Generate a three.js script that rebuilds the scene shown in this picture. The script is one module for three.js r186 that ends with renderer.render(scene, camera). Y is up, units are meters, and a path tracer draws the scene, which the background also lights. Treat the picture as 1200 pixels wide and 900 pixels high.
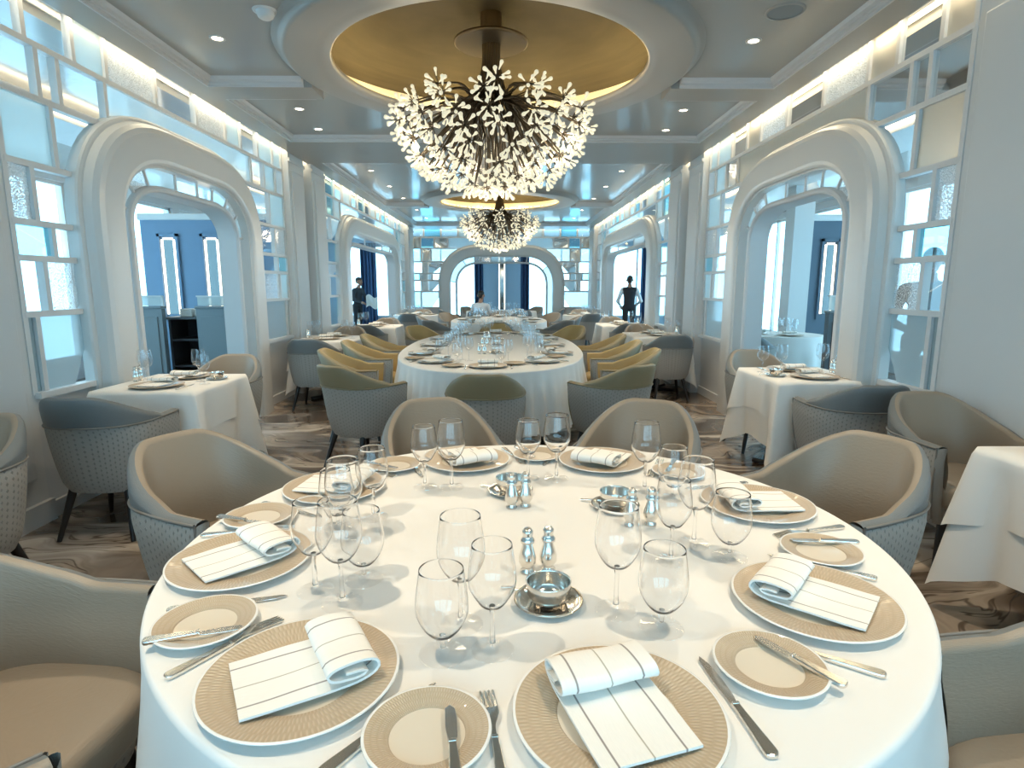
import * as THREE from 'three';
import { mergeGeometries } from 'three/addons/utils/BufferGeometryUtils.js';
import { RoundedBoxGeometry } from 'three/addons/geometries/RoundedBoxGeometry.js';
import { MarchingCubes } from 'three/addons/objects/MarchingCubes.js';
import { RectAreaLightUniformsLib } from 'three/addons/lights/RectAreaLightUniformsLib.js';

// ---------------------------------------------------------------- camera, sky, exposure
const scene = new THREE.Scene();
const camera = new THREE.PerspectiveCamera(66.37, 4 / 3, 0.05, 200);
camera.position.set(0, 1.4, 0);
camera.rotation.order = 'YXZ';
camera.rotation.set(-0.16562, -0.01147, 0);
scene.background = new THREE.Color().setRGB(0.37, 0.75, 1.0);
scene.backgroundIntensity = 4.5;
const renderer = new THREE.WebGLRenderer({ antialias: true });
renderer.toneMapping = THREE.LinearToneMapping;
renderer.toneMappingExposure = 1.2;
renderer.shadowMap.enabled = true;
RectAreaLightUniformsLib.init();
const WARM = new THREE.Color().setRGB(1.0, 0.83, 0.60);
const COVE = new THREE.Color().setRGB(1.0, 0.83, 0.55);
const AMBER = new THREE.Color().setRGB(1.0, 0.66, 0.22);
const SPOT_CD = 9.5, COVE_RAD = 6.5, RING_RAD = 20, CHAND_CD = 4.5;

// ---------------------------------------------------------------- helpers
let seed = 12345;
const rnd = () => { seed |= 0; seed = (seed + 0x6d2b79f5) | 0; let t = Math.imul(seed ^ (seed >>> 15), 1 | seed); t = (t + Math.imul(t ^ (t >>> 7), 61 | t)) ^ t; return ((t ^ (t >>> 14)) >>> 0) / 4294967296; };
const V = (x, y, z) => new THREE.Vector3(x, y, z);
const lerp = (a, b, t) => a + (b - a) * t;
const clamp = (x, a = 0, b = 1) => Math.max(a, Math.min(b, x));
const sst = (a, b, x) => { const t = clamp((x - a) / (b - a)); return t * t * (3 - 2 * t); };
const RAD = Math.PI / 180;
const taken = {};
function numbered(n) { const k = taken[n] = (taken[n] ?? -1) + 1; return k ? `${n}_${String(k).padStart(3, '0')}` : n; }
function mesh(name, geo, mat, parent) {
  const m = new THREE.Mesh(geo, mat); m.name = parent ? name : numbered(name); m.castShadow = m.receiveShadow = true;
  (parent || scene).add(m); return m;
}
function tag(o, label, category, group, kind) {
  o.userData.label = label; if (category) o.userData.category = category;
  if (group) o.userData.group = group; if (kind) o.userData.kind = kind; return o;
}
function thing(name, label, category, x = 0, y = 0, z = 0, turn = 0, group, kind) {
  const g = new THREE.Group(); g.name = numbered(name); g.position.set(x, y, z); g.rotation.y = turn; scene.add(g);
  return tag(g, label, category, group, kind);
}
function struct(name, geo, mat, label) { const m = mesh(name, geo, mat); m.userData.kind = 'structure'; if (label) m.userData.label = label; return m; }
function sgroup(name, label, x = 0, y = 0, z = 0, turn = 0) { const g = thing(name, label, null, x, y, z, turn, null, 'structure'); return g; }
function dup(src, x, y, z, turn, label, group) {
  const c = src.clone(); c.name = numbered(src.name.replace(/_\d{3}$/, '')); c.userData = { ...src.userData };
  c.position.set(x, y, z); c.rotation.y = turn; if (label) c.userData.label = label; if (group) c.userData.group = group;
  scene.add(c); return c;
}
function box(w, h, d, x = 0, y = 0, z = 0) {
  const g = new THREE.BoxGeometry(w, h, d), p = g.attributes.position, n = g.attributes.normal, u = g.attributes.uv;
  for (let i = 0; i < p.count; i++) {
    if (Math.abs(n.getX(i)) > .5) u.setXY(i, p.getZ(i) + z, p.getY(i) + y);
    else if (Math.abs(n.getY(i)) > .5) u.setXY(i, p.getX(i) + x, p.getZ(i) + z);
    else u.setXY(i, p.getX(i) + x, p.getY(i) + y);
  }
  return g.translate(x, y, z);
}
const bxm = (x0, x1, y0, y1, z0, z1) => box(Math.abs(x1 - x0), Math.abs(y1 - y0), Math.abs(z1 - z0), (x0 + x1) / 2, (y0 + y1) / 2, (z0 + z1) / 2);
const rbox = (w, h, d, r, x = 0, y = 0, z = 0, s = 2) => new RoundedBoxGeometry(w, h, d, s, r).translate(x, y, z);
function grid(nu, nv, fn, wrapU = false, uvfn) {
  const pos = [], uv = [], idx = [];
  for (let j = 0; j <= nv; j++) for (let i = 0; i <= nu; i++) {
    const p = fn(i / nu, j / nv); pos.push(p[0], p[1], p[2]);
    const q = uvfn ? uvfn(i / nu, j / nv, p) : [i / nu, j / nv]; uv.push(q[0], q[1]);
  }
  const W = nu + 1;
  for (let j = 0; j < nv; j++) for (let i = 0; i < nu; i++) { const a = j * W + i; idx.push(a, a + 1, a + W, a + 1, a + W + 1, a + W); }
  const g = new THREE.BufferGeometry();
  g.setAttribute('position', new THREE.Float32BufferAttribute(pos, 3)); g.setAttribute('uv', new THREE.Float32BufferAttribute(uv, 2)); g.setIndex(idx);
  g.computeVertexNormals();
  if (wrapU) { const n = g.attributes.normal; for (let j = 0; j <= nv; j++) { const a = j * W, b = j * W + nu, x = n.getX(a) + n.getX(b), y = n.getY(a) + n.getY(b), z = n.getZ(a) + n.getZ(b), l = Math.hypot(x, y, z) || 1; n.setXYZ(a, x / l, y / l, z / l); n.setXYZ(b, x / l, y / l, z / l); } }
  return g;
}
const lathe = (pts, seg = 32) => new THREE.LatheGeometry(pts.map(([r, y]) => new THREE.Vector2(r, y)), seg);
const merge = (l) => mergeGeometries(l.map((g) => { const c = g.index ? g : g.clone(); for (const k of Object.keys(c.attributes)) if (!['position', 'normal', 'uv'].includes(k)) c.deleteAttribute(k); if (!c.index) { c.setIndex([...Array(c.attributes.position.count).keys()]); } return c; }));
const tube = (pts, r, seg = 12, rs = 6) => new THREE.TubeGeometry(new THREE.CatmullRomCurve3(pts.map((p) => V(...p))), seg, r, rs, false);
function rod(a, b, r0, r1, rs = 8) {
  const A = V(...a), B = V(...b), g = new THREE.CylinderGeometry(r1, r0, A.distanceTo(B), rs, 1);
  g.applyQuaternion(new THREE.Quaternion().setFromUnitVectors(V(0, 1, 0), B.clone().sub(A).normalize()));
  const m = A.add(B).multiplyScalar(.5); return g.translate(m.x, m.y, m.z);
}
// periodic value noise
function noiseTable(n) { const t = new Float32Array(n * n); for (let i = 0; i < n * n; i++) t[i] = rnd(); return t; }
const NT = noiseTable(64);
function vn(x, y, px, py) {
  const ix = Math.floor(x), iy = Math.floor(y), fx = x - ix, fy = y - iy, u = fx * fx * (3 - 2 * fx), v = fy * fy * (3 - 2 * fy);
  const at = (a, b) => NT[((((a % px) + px) % px) % 64) + ((((b % py) + py) % py) % 64) * 64];
  return lerp(lerp(at(ix, iy), at(ix + 1, iy), u), lerp(at(ix, iy + 1), at(ix + 1, iy + 1), u), v);
}
function fbm(x, y, px, py, o = 4) { let s = 0, a = .5, n = 0; for (let i = 0; i < o; i++) { s += a * vn(x, y, px, py); n += a; a *= .5; x *= 2; y *= 2; px *= 2; py *= 2; } return s / n; }
function tex(w, h, fn, srgb = true, rx = 1, ry = 1) {
  const d = new Uint8Array(w * h * 4);
  for (let j = 0; j < h; j++) for (let i = 0; i < w; i++) { const c = fn(i / w, j / h), k = (j * w + i) * 4; d[k] = 255 * clamp(c[0]); d[k + 1] = 255 * clamp(c[1]); d[k + 2] = 255 * clamp(c[2]); d[k + 3] = 255; }
  const t = new THREE.DataTexture(d, w, h); t.wrapS = t.wrapT = THREE.RepeatWrapping; t.magFilter = THREE.LinearFilter; t.minFilter = THREE.LinearMipmapLinearFilter; t.generateMipmaps = true;
  if (srgb) t.colorSpace = THREE.SRGBColorSpace; t.repeat.set(rx, ry); t.needsUpdate = true; return t;
}
const col = (r, g, b) => new THREE.Color().setRGB(r, g, b);
const std = (r, g, b, rough = .6, o = {}) => new THREE.MeshStandardMaterial({ color: col(r, g, b), roughness: rough, side: THREE.DoubleSide, ...o });
const phy = (r, g, b, rough = .6, o = {}) => new THREE.MeshPhysicalMaterial({ color: col(r, g, b), roughness: rough, side: THREE.DoubleSide, ...o });

// ---------------------------------------------------------------- materials
const floorTex = tex(1024, 1024, (u, v) => {
  const wx = fbm(u * 3, v * 6, 3, 6, 3) - .5, wy = fbm(u * 4 + 9, v * 5 + 3, 4, 5, 3) - .5;
  const a = fbm(u * 3 + wx * 1.5, v * 16 + wy * 7, 3, 16, 5), b = fbm(u * 5 + 3 + wx, v * 30 + wy * 9, 5, 30, 4), c = fbm(u * 2 + 5, v * 5, 2, 5, 3);
  const ridge = Math.pow(1 - Math.abs(2 * b - 1), 6);
  let t = clamp((a - .28) * 2.1), k = sst(.62, .95, ridge) * .55;
  let r = lerp(.34, .80, t), g = lerp(.29, .74, t), bl = lerp(.25, .67, t);
  const grey = sst(.45, .7, c) * .5, m = (r + g + bl) / 3; r = lerp(r, m, grey); g = lerp(g, m, grey); bl = lerp(bl, m * 1.02, grey);
  return [lerp(r, .20, k), lerp(g, .165, k), lerp(bl, .14, k)];
}, true, 1 / 2.6, 1 / 2.6);
const latTex = tex(64, 64, (u, v) => { const x = Math.abs(((u * 2) % 1) - .5), y = Math.abs(((v * 2 + (u * 2 >= 1 ? .5 : 0)) % 1) - .5), d = x * 1.3 + y; const k = sst(.34, .24, d); return [lerp(.76, .65, k), lerp(.745, .645, k), lerp(.715, .63, k)]; }, true, 1 / .055, 1 / .055);
const latBump = tex(64, 64, (u, v) => { const x = Math.abs(((u * 2) % 1) - .5), y = Math.abs(((v * 2 + (u * 2 >= 1 ? .5 : 0)) % 1) - .5), d = x * 1.3 + y; const k = 1 - sst(.36, .22, d); return [k, k, k]; }, false, 1 / .055, 1 / .055);
const leatherBump = tex(128, 128, (u, v) => { const n = fbm(u * 24, v * 24, 24, 24, 3); return [n, n, n]; }, false, 5, 5);
const clothBump = tex(128, 128, (u, v) => { const n = .5 + .25 * Math.sin(u * 64 * Math.PI * 2) + .25 * Math.sin(v * 64 * Math.PI * 2); return [n, n, n]; }, false, 12, 12);
const squig = tex(256, 256, (u, v) => {
  const wx = fbm(u * 10, v * 10, 10, 10, 3), wy = fbm(u * 10 + 5, v * 10 + 7, 10, 10, 3);
  const a = Math.sin((u * 16 + wx * 3.2) * Math.PI * 2) * Math.sin((v * 16 + wy * 3.2) * Math.PI * 2), k = sst(.02, .12, Math.abs(a)) * (a > 0 ? 1 : .0); return [k, k, k];
}, false, 4, 4);
const ribBump = tex(256, 64, (u, v) => { const row = Math.floor(v * 5), a = Math.sin((u * 8 + (row % 2) * .5) * Math.PI * 2) * Math.sin(((v * 5) % 1) * Math.PI), n = .5 + .5 * a; return [n, n, n]; }, false, 15, 1);
const ribTex = tex(256, 64, (u, v) => { const row = Math.floor(v * 5), a = Math.sin((u * 8 + (row % 2) * .5) * Math.PI * 2) * Math.sin(((v * 5) % 1) * Math.PI), n = sst(-.2, .9, a); return [lerp(.74, .80, n), lerp(.66, .725, n), lerp(.555, .625, n)]; }, true, 15, 1);
const napTex = tex(256, 64, (u, v) => {
  const line = (c, w) => sst(w, w * .45, Math.abs(u - c)); const k = Math.max(line(.15, .013), line(.83, .013)), l = Math.max(line(.5, .010)), e = line(.05, .03) * .25;
  const n = 1 - .02 * vn(u * 200, v * 60, 200, 60); return [lerp(.965, .60, Math.max(k, l * .7)) * n, lerp(.955, .57, Math.max(k, l * .7)) * n, lerp(.93, .55, Math.max(k, l * .8)) * n - e * 0];
}, true, 1, 1);
const goldTex = tex(256, 256, (u, v) => { const n = fbm(u * 8, v * 8, 8, 8, 4), s = .85 + .3 * n; return [.235 * s, .22 * s, .18 * s]; }, true, 3, 3);
const M = {
  floor: phy(1, 1, 1, .16, { map: floorTex }),
  white: std(.66, .665, .66, .45), white2: std(.62, .635, .645, .5), arch: phy(.62, .62, .605, .35, { clearcoat: .3, clearcoatRoughness: .25 }),
  ceil: phy(.33, .325, .30, .28, { clearcoat: .5, clearcoatRoughness: .08 }), soffit: phy(.35, .345, .325, .35), mould: std(.56, .57, .58, .4),
  frame: phy(.68, .68, .675, .35), gold: std(1, 1, 1, .65, { map: goldTex, metalness: .1 }), bronze: std(.075, .06, .04, .4, { metalness: .75 }),
  blue: std(.17, .27, .40, .55), bluel: std(.30, .43, .56, .5), darkgrey: std(.10, .115, .125, .45), greyp: std(.20, .235, .255, .4), dark: std(.03, .03, .033, .5), curtain: std(.035, .075, .16, .85), sheer: phy(.85, .88, .9, .9, { transmission: .5, thickness: 0 }),
  clear: phy(1, 1, 1, .0, { transmission: 1, thickness: 0, ior: 1.5 }), aqua: phy(.66, .90, .95, .0, { transmission: 1, thickness: 0, ior: 1.5 }),
  frost: phy(.80, .86, .86, .75, { transmission: .8, thickness: 0, ior: 1.45 }), frostd: phy(.50, .58, .60, .6, { transmission: .5, thickness: 0, ior: 1.45 }),
  pattern: phy(.92, .94, .95, .12, { transmission: 1, transmissionMap: squig, thickness: 0, ior: 1.5 }), mirror: std(.80, .82, .82, .03, { metalness: 1 }),
  glass: phy(.93, .94, .95, 0, { transmission: 1, thickness: 0, ior: 1.75 }), crystal: phy(1, 1, 1, 0, { transmission: 1, thickness: .002, ior: 1.45 }), foot: phy(1, 1, 1, 0, { transmission: 1, thickness: 0, ior: 1.38 }), stem: phy(1, 1, 1, 0, { transmission: 1, thickness: .006, ior: 1.46 }),
  taupe: phy(.29, .24, .185, .42, { bumpMap: leatherBump, bumpScale: .0006 }), slate: phy(.17, .185, .19, .45, { bumpMap: leatherBump, bumpScale: .0006 }),
  mustard: phy(.40, .285, .115, .42, { bumpMap: leatherBump, bumpScale: .0006 }), olive: phy(.25, .205, .12, .45, { bumpMap: leatherBump, bumpScale: .0006 }),
  lattice: std(.66, .66, .66, .8, { map: latTex, bumpMap: latBump, bumpScale: .0015 }), piping: std(.20, .19, .175, .5), leg: std(.012, .011, .011, .35),
  cloth: std(.83, .815, .78, .85, { bumpMap: clothBump, bumpScale: .0002 }), rim: phy(1, 1, 1, .32, { map: ribTex, bumpMap: ribBump, bumpScale: .0008, clearcoat: .3 }), well: phy(.74, .66, .54, .3, { clearcoat: .4 }), edge: phy(.86, .85, .82, .25),
  napkin: std(1, 1, 1, .9, { map: napTex }), silver: std(.80, .77, .72, .16, { metalness: 1 }), steel: std(.72, .70, .67, .22, { metalness: 1 }),
  brushed: std(.70, .67, .60, .38, { metalness: .85 }), smoked: std(.16, .17, .17, .08, { metalness: .6 }), skin: std(.45, .27, .19, .6), hair: std(.02, .018, .016, .6), person: std(1, 1, 1, .75, { vertexColors: true }),
  bulb: phy(.5, .47, .38, .3, { emissive: col(1.0, .92, .66), emissiveIntensity: .5 }), led: phy(1, 1, 1, .5, { emissive: COVE, emissiveIntensity: COVE_RAD }), ledring: phy(1, 1, 1, .5, { emissive: AMBER, emissiveIntensity: RING_RAD }), lampface: phy(1, 1, 1, .5, { emissive: WARM, emissiveIntensity: 14 }), niche: phy(1, 1, 1, .5, { emissive: col(1, .85, .62), emissiveIntensity: 2 }),
};
function rectLight(name, color, intensity, w, h, x, y, z, tx, ty, tz) { const l = new THREE.RectAreaLight(color, intensity, w, h); l.name = name; l.position.set(x, y, z); l.lookAt(tx, ty, tz); scene.add(l); return l; }
function pointLight(name, color, cd, x, y, z, radius = 3) { const l = new THREE.PointLight(color, cd); l.name = name; l.position.set(x, y, z); l.castShadow = true; l.shadow.radius = radius; l.shadow.mapSize.set(512, 512); scene.add(l); return l; }

// ---------------------------------------------------------------- room shell
const XL = -2.78, XR = 2.57, MX = -0.105, YS = 3.03, YP = 3.10, ZB = -17.7, ZR = 2.1, XLO = -6.5, XRO = 6.3, ZBO = -21.2;
const RC = [-4.9, -12.25];
{
  const g = new THREE.PlaneGeometry(XRO - XLO + .6, ZR - ZBO + .6); g.rotateX(-Math.PI / 2); g.translate((XRO + XLO) / 2, 0, (ZR + ZBO) / 2);
  const f = merge([g, bxm(XLO - .3, XRO + .3, -.2, -.01, ZBO - .3, ZR + .3)]);
  const p = f.attributes.position, u = f.attributes.uv; for (let i = 0; i < p.count; i++) u.setXY(i, p.getX(i), p.getZ(i));
  struct('floor', f, M.floor, 'glossy stone floor with wavy beige and grey streaks');
}
// ceiling slab over the main room with the two round openings
{
  const s = new THREE.Shape([[XL - .12, -ZR], [XR + .12, -ZR], [XR + .12, -ZB], [XL - .12, -ZB]].map(([a, b]) => new THREE.Vector2(a, b)));
  for (const z of RC) { const h = new THREE.Path(); h.absarc(MX, -z, 1.46, 0, Math.PI * 2, true); s.holes.push(h); }
  const g = new THREE.ExtrudeGeometry(s, { depth: .08, bevelEnabled: false, curveSegments: 64 }); g.rotateX(-Math.PI / 2); g.translate(0, YP, 0);
  const c = struct('ceiling', g, M.ceil, 'lacquered grey ceiling with raised panels and round recesses');
  // lowered borders and cross beams
  const B0 = 2.365;                                  // half width of the raised panels
  const part = (n, geo, m = M.soffit) => mesh(n, geo, m, c);
  part('soffit_border', bxm(XL + .10, MX - B0, YS, YP + .01, ZB + .1, ZR)); part('soffit_border', bxm(MX + B0, XR - .10, YS, YP + .01, ZB + .1, ZR));
  const beams = [[-7.15, -8.3], [-16.7, ZB + .1]];
  for (const [a, b] of beams) part('cross_beam', bxm(MX - B0, MX + B0, YS, YP + .01, a, b));
  for (const z of [-5.25, -12.6]) for (const s of [-1, 1]) part('cross_beam', bxm(MX + s * B0, MX + s * 1.5, YS, YP + .01, z, z - .32));
  // mouldings along the panel edges: stepped profile running inwards
  const prof = [[0, 0], [.012, 0], [.012, .016], [.03, .022], [.03, .036], [.05, .046], [.062, .07], [0, .07]];
  function mould(x0, z0, x1, z1, nx, nz) {
    const sh = new THREE.Shape(prof.map(([a, b]) => new THREE.Vector2(a, b))), L = Math.hypot(x1 - x0, z1 - z0), g = new THREE.ExtrudeGeometry(sh, { depth: L, bevelEnabled: false });
    const dir = V(nx, 0, nz).cross(V(0, 1, 0)), fwd = (x1 - x0) * dir.x + (z1 - z0) * dir.z > 0, m = new THREE.Matrix4().makeBasis(V(nx, 0, nz), V(0, 1, 0), dir); g.applyMatrix4(m); g.translate(fwd ? x0 : x1, YS, fwd ? z0 : z1); part('moulding', g, M.mould);
  }
  for (const [za, zb, cr] of [[ZR, -7.15, -5.25], [-8.3, -16.7, -12.6]]) {
    for (const [a, b] of [[za, cr], [cr - .32, zb]]) {
      mould(MX - B0, a, MX - B0, b, 1, 0); mould(MX + B0, b, MX + B0, a, -1, 0);
    }
    mould(MX + B0, zb, MX - B0, zb, 0, 1); if (za < 0) mould(MX - B0, za, MX + B0, za, 0, -1);
    for (const s of [-1, 1]) { const xa = MX + s * B0, xb = MX + s * 1.57; mould(xa, cr, xb, cr, 0, 1); mould(xa, cr - .32, xb, cr - .32, 0, -1); }
  }
  RC.forEach((z) => {
    const ring = mesh('ceiling_ring', lathe([[1.205, .05], [1.19, .046], [1.19, .014], [1.205, .003], [1.27, .0], [1.30, .006], [1.31, .0], [1.50, 0], [1.525, .012], [1.525, .028], [1.545, .036], [1.55, .05], [1.575, .056], [1.585, .07], [1.60, .075]], 96).translate(MX, YS, z), M.soffit, c);
    mesh('cove_ledge', lathe([[1.205, .05], [1.46, .05]], 96).translate(MX, YS, z), M.white, c);
    mesh('cove_wall', lathe([[1.46, .05], [1.46, .12], [1.45, .20]], 96).translate(MX, YS, z), M.white, c);
    mesh('dome', lathe([[1.45, .20], [1.43, .25], [1.36, .32], [1.22, .37], [.8, .41], [0, .42]], 96).translate(MX, YS, z), M.gold, c);
    mesh('cove_light', new THREE.TorusGeometry(1.415, .012, 8, 96).rotateX(Math.PI / 2).translate(MX, YS + .068, z), M.ledring, c);
    for (let k = 0; k < 10; k++) { const a = k / 10 * Math.PI * 2; pointLight('cove_light_source', AMBER, .05, MX + Math.cos(a) * 1.40, YS + .095, z + Math.sin(a) * 1.40, 1); }
  });
  // slim lit slots between the border and the walls
  for (const [x, s] of [[XL + .05, 1], [XR - .05, -1]]) {
    part('slot_top', bxm(x - .055, x + .055, YP, YP + .02, ZB, ZR), M.white);
    mesh('cove_light', bxm(x - .02, x + .02, YP - .012, YP - .002, ZB + .15, -.3), M.led, c);
    rectLight('cove_light_source', COVE, COVE_RAD, .04, 17, x, YP - .016, -8.9, x, 0, -8.9);
  }
  part('slot_top', bxm(XL, XR, YP, YP + .02, ZB - .02, ZB + .12), M.white);
  mesh('cove_light', bxm(XL + .12, XR - .12, YP - .012, YP - .002, ZB + .03, ZB + .07), M.led, c);
  rectLight('cove_light_source', COVE, COVE_RAD, 5.1, .04, MX, YP - .016, ZB + .05, MX, 0, ZB + .051);
}
// ceilings of the side aisles and the room behind
{
  const c = struct('ceiling', merge([bxm(XLO - .3, XL - .12, 3.04, 3.2, ZBO - .3, ZR), bxm(XR + .12, XRO + .3, 3.04, 3.2, ZBO - .3, ZR), bxm(XL - .12, XR + .12, 3.04, 3.2, ZBO - .3, ZB - .12)]), M.ceil, 'pale ceiling over the window aisles');
  for (const [x, s] of [[-4.4, 1], [4.2, -1]]) {
    mesh('light_trough', merge([bxm(x - .34, x - .28, 2.90, 3.04, ZBO + 1, ZR - 1), bxm(x + .28, x + .34, 2.90, 3.04, ZBO + 1, ZR - 1), bxm(x - .28, x + .28, 2.90, 2.93, ZBO + 1, ZR - 1)]), M.white, c);
    for (const k of [-1, 1]) {
      mesh('cove_light', bxm(x + k * .36, x + k * .38, 2.95, 2.97, ZBO + 1, ZR - 1), M.led, c);
      rectLight('cove_light_source', COVE, 3, .04, 20, x + k * .40, 2.98, -9, x + k * .6, 3.3, -9);
    }
  }
}

// ---------------------------------------------------------------- arches and glazed screens
const archU = [];
{ const n = 14; for (let i = 0; i <= 3; i++) archU.push(['l', i / 3]); for (let i = 1; i <= n; i++) archU.push(['cl', i / n]); for (let i = 1; i <= 4; i++) archU.push(['t', i / 4]); for (let i = 1; i <= n; i++) archU.push(['cr', i / n]); for (let i = 1; i <= 3; i++) archU.push(['r', i / 3]); }
function archPoint(k, hw, top, rx, ry, y0 = 0) {
  const [s, t] = archU[k], q = (a) => { const c = Math.cos(a), d = Math.sin(a); return [Math.pow(Math.abs(c), .86), Math.pow(Math.abs(d), .86)]; };
  if (s === 'l') return [-hw, lerp(y0, top - ry, t)];
  if (s === 'cl') { const [c, d] = q(t * Math.PI / 2); return [-hw + rx - rx * c, top - ry + ry * d]; }
  if (s === 't') return [lerp(-hw + rx, hw - rx, t), top];
  if (s === 'cr') { const [c, d] = q((1 - t) * Math.PI / 2); return [hw - rx + rx * c, top - ry + ry * d]; }
  return [hw, lerp(top - ry, y0, t)];
}
// loft nested arch outlines; profile = [inset, depth]; local axes: x along the wall, y up, z into the room
function archLoft(A, profile) {
  const nu = archU.length - 1, pos = [], uv = [], idx = [], nor = [];
  for (let j = 0; j + 1 < profile.length; j++) {
    const base = pos.length / 3;
    for (const e of [j, j + 1]) for (let i = 0; i <= nu; i++) { const [ins, d] = profile[e], p = archPoint(i, A.hw - ins, A.top - ins, Math.max(.05, A.rx - ins), Math.max(.05, A.ry - ins)); pos.push(p[0], p[1], d); uv.push(i * .1, ins + d); }
    for (let i = 0; i < nu; i++) { const a = base + i, b = a + nu + 1; idx.push(a, b, a + 1, a + 1, b, b + 1); }
  }
  const g = new THREE.BufferGeometry(); g.setAttribute('position', new THREE.Float32BufferAttribute(pos, 3)); g.setAttribute('uv', new THREE.Float32BufferAttribute(uv, 2)); g.setIndex(idx); g.computeVertexNormals(); return g;
}
function archHas(A, x, y, grow = 0) {   // inside the outline
  const hw = A.hw + grow, top = A.top + grow, rx = A.rx + grow, ry = A.ry + grow; if (Math.abs(x) > hw || y > top) return false;
  const dx = Math.abs(x) - (hw - rx), dy = y - (top - ry); if (dx <= 0 || dy <= 0) return true; return Math.pow(dx / rx, 2.32) + Math.pow(dy / ry, 2.32) <= 1;
}
function buildArch(name, label, A, x, z, turn, transoms) {
  const g = sgroup(name, label, x, 0, z, turn);
  mesh('band', archLoft(A, [[0, -.02], [0, .045], [.006, .06], [.02, .068], [.035, .07], [.04, .085], [.05, .12], [.075, .15], [.11, .163], [.14, .165], [A.band - .06, .165], [A.band - .035, .160], [A.band - .018, .150], [A.band - .012, .13], [A.band, .125], [A.band, .02]]), M.arch, g);
  const b = A.band, s = A.strip;
  // glass strip between the band and the inner arch, in panes
  const nu = archU.length - 1, cuts = transoms;
  for (let c = 0; c + 1 < cuts.length; c++) {
    const i0 = cuts[c], i1 = cuts[c + 1], pos = [], idx = [], uv = [];
    for (let i = i0; i <= i1; i++) for (const [ins, k] of [[b, 0], [b + s, 1]]) { const p = archPoint(i, A.hw - ins, A.top - ins, Math.max(.05, A.rx - ins), Math.max(.05, A.ry - ins)); pos.push(p[0], p[1], .045); uv.push(p[0], p[1]); }
    for (let i = 0; i < i1 - i0; i++) { const a = i * 2; idx.push(a, a + 1, a + 2, a + 1, a + 3, a + 2); }
    const q = new THREE.BufferGeometry(); q.setAttribute('position', new THREE.Float32BufferAttribute(pos, 3)); q.setAttribute('uv', new THREE.Float32BufferAttribute(uv, 2)); q.setIndex(idx); q.computeVertexNormals();
    mesh('pane', q, [M.clear, M.frost, M.pattern, M.frost, M.clear][(c + (A.shift || 0)) % 5], g);
    if (c) { const p = archPoint(i0, A.hw - b, A.top - b, Math.max(.05, A.rx - b), Math.max(.05, A.ry - b)), r = archPoint(i0, A.hw - b - s, A.top - b - s, Math.max(.05, A.rx - b - s), Math.max(.05, A.ry - b - s)); mesh('glazing_bar', rod([p[0], p[1], .05], [r[0], r[1], .05], .014, .014, 6), M.frame, g); }
  }
  mesh('inner_arch', archLoft(A, [[b + s - .008, .02], [b + s - .008, .075], [b + s, .09], [b + s + .02, .098], [b + s + .036, .092], [b + s + .045, .07], [b + s + .045, -.11], [b + s - .008, -.11], [b + s - .008, .02]]), M.white2, g);
  return g;
}
// a glazed screen wall: rows of panes in a frame, cut out round the arch
const ROWS = [.76, 1.235, 1.56, 1.765, 2.10, 2.49, 2.80, 3.115];   // rail heights, sill to ceiling slot
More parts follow.
